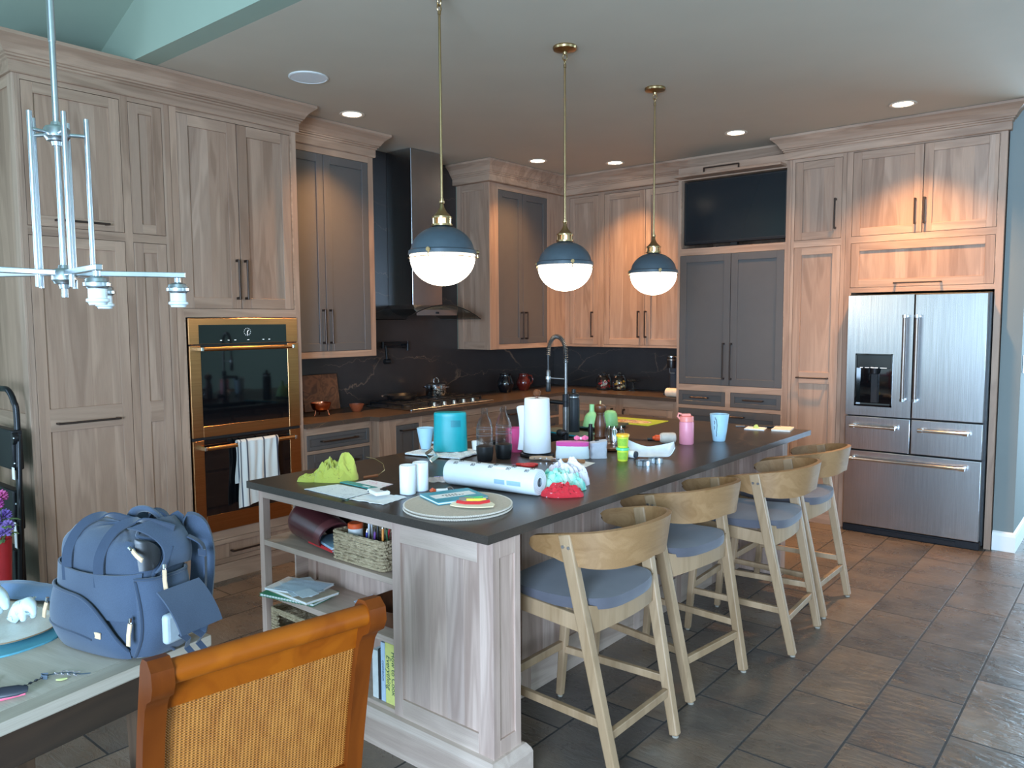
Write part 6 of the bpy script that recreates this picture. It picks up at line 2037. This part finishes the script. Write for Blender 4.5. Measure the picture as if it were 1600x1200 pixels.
pullz((sx(-.078, .13, .012), -.096, .135), (.0, -.12, -1), .06)
pullz((-.192, -.085, .125), (-.15, -.12, -1), .045)
MB().box(-.012, .012, -.002, .002, -.009, .009, 0, .001, M=Matrix.Translation((.062, low(.78, .4)[1] - .004, .074))).build('leather_tab', M_TAN, t)
MB().sheet(lambda u, v: (.03 + .075 * u, fy(.03 + .075 * u, .02, .012), .006 + .024 * v + .01 * u), 6, 3, .002).build('brand_patch', plain('pale_grey_patch', S(180, 186, 194), .6), t)

# ------------------------------------------------------------------ things on the table
t = thing('folded_placemat', 'teal placemat under the patterned plate', 'placemat', (2.61, -6.145, TT), 9)
MB().prism([(p[0], p[1]) for p in oval(48, .225, .15, 2.6)], 0, .005).build('mat', plain('teal_mat', S(90, 160, 178), .6), t)
t = thing('ceramic_plate', 'oval white plate with ribbed rim and brown edge line', 'plate', (2.60, -6.13, TT + .0055), 9)
mb = MB()
N = 96
prof = [(.0, 0), (.62, 0), (.66, .002), (.98, .012), (1.0, .0145), (.98, .016), (.66, .007), (.6, .005), (0, .005)]
ov = oval(N, .2, .13, 2.5)
vs = [(x * k, y * k, z + (.0012 * math.sin(i * 2 * PI * 2 / 4) if .66 < k < .99 and z > .006 else 0)) for k, z in prof for i, (x, y) in enumerate(ov)]
mb.add(vs, [(i * N + j, i * N + (j + 1) % N, (i + 1) * N + (j + 1) % N, (i + 1) * N + j) for i in range(len(prof) - 1) for j in range(N)], 0, True)
mb.build('plate', plain('ribbed_stoneware', S(214, 210, 200), .4, 0, .06, 160, .5), t)
MB().tube([(x * .995, y * .995, .0155) for x, y in ov], .0016, 6, closed=True).build('edge_line', plain('brown_glaze_line', S(150, 116, 84), .4), t)
M_PORC = plain('white_porcelain', S(206, 222, 224), .2, 0, .02, Coat_Weight=.3)
def animal(label, loc, rz, s_):
    t = thing('porcelain_figurine', label, 'figurine', loc, rz, 'porcelain animals')
    t.scale = (s_, s_, s_)
    me = bpy.data.meshes.new('body')
    # skeleton of a sitting baby elephant: rump, chest, head, trunk, four legs
    P_ = [(0, 0, .030), (.022, 0, .040), (.044, 0, .052), (.058, 0, .048), (.066, 0, .034), (.067, 0, .022),
          (-.006, .018, .012), (.012, .022, .006), (-.006, -.018, .012), (.012, -.022, .006), (.038, .014, .022), (.042, .015, .006), (.038, -.014, .022), (.042, -.015, .006)]
    R_ = [.030, .026, .023, .016, .009, .0065, .015, .009, .015, .009, .011, .0095, .011, .0095]
    E_ = [(0, 1), (1, 2), (2, 3), (3, 4), (4, 5), (0, 6), (6, 7), (0, 8), (8, 9), (1, 10), (10, 11), (1, 12), (12, 13)]
    me.from_pydata(P_, E_, [])
    ob = bpy.data.objects.new('body', me)
    COL.objects.link(ob)
    sk = ob.modifiers.new('skin', 'SKIN')
    for i, v in enumerate(me.skin_vertices[0].data):
        v.radius = (R_[i], R_[i])
        v.use_root = (i == 0)
    sb = ob.modifiers.new('sub', 'SUBSURF'); sb.levels = sb.render_levels = 2
    dg = bpy.context.evaluated_depsgraph_get()
    m2 = bpy.data.meshes.new_from_object(ob.evaluated_get(dg))
    bpy.data.objects.remove(ob)
    m2.materials.clear(); m2.materials.append(M_PORC)
    zmin = min(v.co.z for v in m2.vertices)
    for v in m2.vertices: v.co.z -= zmin
    for p in m2.polygons: p.use_smooth = True
    ob = bpy.data.objects.new('body', m2)
    COL.objects.link(ob); ob.parent = t
    for sg in (-1, 1):
        MB().sheet(lambda u, v, sg=sg: (.036 - .022 * math.sin(PI * u) * v, sg * (.02 + .008 * v), .066 - zmin - .03 * u - .004 * v), 10, 8, .0025).build('ear', M_PORC, t)
    return t
PZ2 = TT + .0112
animal('small white porcelain elephant, right one on the plate', (2.63, -6.072, PZ2), 14, 1.0)
animal('larger white porcelain elephant at the photo edge', (2.54, -6.155, PZ2), 35, 1.45)
M_DENIM = fabric('washed_blue_linen', S(92, 118, 150), S(116, 140, 172), 500)
single(MB().sheet(lambda u, v: (-.15 + .30 * u, (-.055 + .11 * v) * (1 - .15 * u), .006 + .042 * math.sin(PI * (.04 + .92 * v)) ** .8 * (.55 + .45 * math.sin(u * 3.0 + .3)) + .005 * noise.noise(Vector((u * 5, v * 5, 1)))), 40, 22, .004), 'folded_cloth', 'folded blue linen cloth at far left edge of table', 'cloth', M_DENIM, (2.395, -5.975, TT), 30)
t = thing('hair_brush', 'dark navy hairbrush with pink underside at bottom left', 'brush', (3.085, -6.255, TT), 62)
MB().tube([(.05, 0, .016), (.03, 0, .0165), (0, 0, .0165), (-.03, 0, .0165), (-.1, 0, .016), (-.14, 0, .016)], [.007, .0125, .0135, .011, .011, .011], 14, flat=.35).build('handle', plain('navy_rubber', S(36, 38, 48), .45), t)
MB().tube([(.045, 0, .008), (0, 0, .0085), (-.06, 0, .0085), (-.14, 0, .0085)], [.005, .011, .009, .009], 12, flat=.5).build('pink_backing', plain('pink_rubber', S(206, 92, 116), .5), t)
# beaded cord and leaf necklace
mb = MB()
t = thing('beaded_cord', 'dark beaded cord trailing across the table front', 'cord', (3.05, -6.21, TT), 0)
for k in range(10):
    u = k / 9
    p = Vector((.002 + .012 * math.sin(u * 4), -.075 + .125 * u, .004))
    d = Vector((.01, .1, 0)).normalized() * .0042
    MB().tube([p - d, p, p + d], [.0016, .0034, .0016], 8).build('bead', plain('dark_blue_bead', S(58, 64, 78), .35), t) if k == 0 else None
    if k: MB().tube([p - d, p, p + d], [.0016, .0034, .0016], 8).build('bead', bpy.data.materials['dark_blue_bead'], t)
MB().tube([(.002 + .012 * math.sin(u * 4), -.08 + .14 * u, .004) for u in [k / 20 for k in range(21)]], .0009, 5).build('string', M_BLACK, t)
t = thing('leaf_necklace', 'silver leaf necklace with braided ribbon beside the beaded cord', 'necklace', (3.06, -6.12, TT), 30)
MB().tube(smooth([(-.03, -.012, .004), (-.01, .0, .005), (.02, .006, .005), (.045, .004, .005), (.065, .012, .005)], 5), .0016, 6).build('stem', M_BLUED, t)
for k in range(7):
    a = (k % 2) * 2 - 1
    x = -.02 + k * .0085
    MB().sheet(lambda u, v, x=x, a=a: (x + .014 * u, .002 + a * (.004 + .007 * u) + (-.003 + .006 * v) * math.sin(PI * u), .006 + .001 * math.sin(PI * v)), 8, 5, .001).build('leaf', plain('silver_leaf', S(196, 184, 190), .25, .7) if k == 0 else bpy.data.materials['silver_leaf'], t)
MB().ribbon([(-.03, -.012, .005), (-.042, -.02, .006), (-.034, -.026, .005), (-.022, -.024, .004)], .01, .0015, (0, 0, 1)).build('ribbon', plain('grey_blue_ribbon', S(110, 124, 142), .5), t)
single(MB().sheet(lambda u, v: (-.012 + .024 * u, (-.007 + .014 * v) * math.sin(PI * (.1 + .8 * u)), .002 + .002 * math.sin(PI * v)), 12, 8, .001), 'petal', 'pale yellow petal lying beside the leaf necklace', 'petal', plain('pale_yellow_petal', S(206, 206, 140), .7), (3.085, -6.132, TT), 60)
single(heap(.016, .012, .014, 7.7, n=12), 'pink_scrap', 'pink flower scrap at left edge of the table', 'scrap', plain('pink_petal', S(226, 96, 130), .7), (2.975, -6.245, TT))

# ------------------------------------------------------------------ folding step stool and flowers at far left
t = thing('folded_ladder', 'black folded tubular stepladder leaning by the pantry end', 'ladder', (.70, -5.50, 0), 0)
M_TUBE = plain('black_tube', S(28, 30, 34), .3, .4)
MB().tube(smooth([(.03, .03, .0), (.01, .05, .6), (-.005, .065, 1.12), (-.02, .06, 1.22), (-.06, .05, 1.275), (-.14, .04, 1.28), (-.3, .02, 1.28), (-.38, .01, 1.2), (-.39, .0, 1.0), (-.38, -.02, 0)], 8), .0145, 12).build('rear_frame', M_TUBE, t)
MB().tube([(.075, .0, .0), (.055, .03, .5), (.035, .055, 1.03), (.028, .06, 1.06)], .013, 12).tube([(-.33, -.05, .0), (-.35, -.02, .5), (-.36, .0, 1.03)], .013, 12).build('front_frame', M_TUBE, t)
for z in (.28, .58, .88):
    MB().box(-.36, .03, -.0 + .03 * z, .05 + .03 * z, z - .25 * 0, z + .2, 0, .008, 2).build('step', M_BLACKM, t)
MB().lathe([(0, -.012), (.03, -.012), (.032, 0), (.03, .012), (0, .012)], 20, M=Matrix.Translation((.02, .04, 1.04)) @ Matrix.Rotation(PI / 2, 4, 'X')).build('hinge', M_BLACKM, t)
mb = MB()
for z in (1.045, .92, .72, .5, .3): mb.lathe([(0, 0), (.006, 0), (.004, .004), (0, .005)], 10, M=Matrix.Translation((.05 + (1.04 - z) * .03, -.002 + .03 * (z - .0) , z)) @ Matrix.Rotation(PI / 2, 4, 'X'))
mb.build('rivet', M_NICKEL, t)
for z, h in ((.84, .06), (.50, .13)):
    MB().box(.03, .062, .012, .0135, z, z + h, M=Matrix.Translation((.012 if z < .8 else 0, (z - .6) * .03, 0))).build('label_sticker', M_PAPER, t)
t = thing('flower_vase', 'purple and pink flowers in a tall red vase, far left', 'flowers', (.915, -5.61, 0), 0)
MB().lathe([(0, 0), (.06, 0), (.065, .01), (.05, .2), (.045, .4), (.055, .6), (.05, .6), (.04, .4), (.04, .02), (0, .02)], 32).build('vase', plain('red_ceramic', S(170, 40, 44), .3), t)
fl = [(.02, -.02, .69, S(120, 90, 170)), (.03, .03, .66, S(150, 120, 190)), (-.02, .0, .76, S(190, 60, 130)), (.035, -.01, .775, S(176, 70, 150)), (-.03, .04, .70, S(130, 100, 180)), (.0, .02, .80, S(200, 90, 150)), (.05, .01, .64, S(140, 112, 186)), (-.04, -.03, .66, S(120, 90, 170))]
for k, (x, y, z, c) in enumerate(fl):
    MB().tube([(x * .2, y * .2, .5), (x * .6, y * .6, .6), (x, y, z - .02)], .002, 6).build('stem', plain('green_stem', S(84, 110, 60), .6) if k == 0 else bpy.data.materials['green_stem'], t)
    mb = MB()
    for j in range(34):
        a, e = j * 2.4, math.acos(1 - 1.7 * (j + .5) / 34)
        d = Vector((math.cos(a) * math.sin(e), math.sin(a) * math.sin(e), math.cos(e)))
        q = Vector((x, y, z)) + d * .024
        up = d.orthogonal()
        mb.tube([Vector((x, y, z)) + d * .010, q, q + d * .008 + up * .004], [.003, .0075, .003], 6, flat=.35)
    mb.build('blossom', plain('petal_%s' % 'abcdefgh'[k], c, .7, 0, .2), t)
M_LEAF = plain('leaf_green', S(104, 134, 84), .6, 0, .15)
for j in range(26):
    mb = MB()
    a = j * 2.4
    r = .03 + .03 * (j % 5) / 5
    z = .60 + .008 * (j % 13)
    p = Vector((math.cos(a) * r, math.sin(a) * r, z))
    mb.sheet(lambda u, v, p=p, a=a: (p.x + math.cos(a) * .04 * u - math.sin(a) * (-.012 + .024 * v) * math.sin(PI * (.05 + .9 * u)), p.y + math.sin(a) * .04 * u + math.cos(a) * (-.012 + .024 * v) * math.sin(PI * (.05 + .9 * u)), p.z + .02 * u - .025 * u * u), 6, 4, .0008)
    mb.build('leaf', M_LEAF, t)
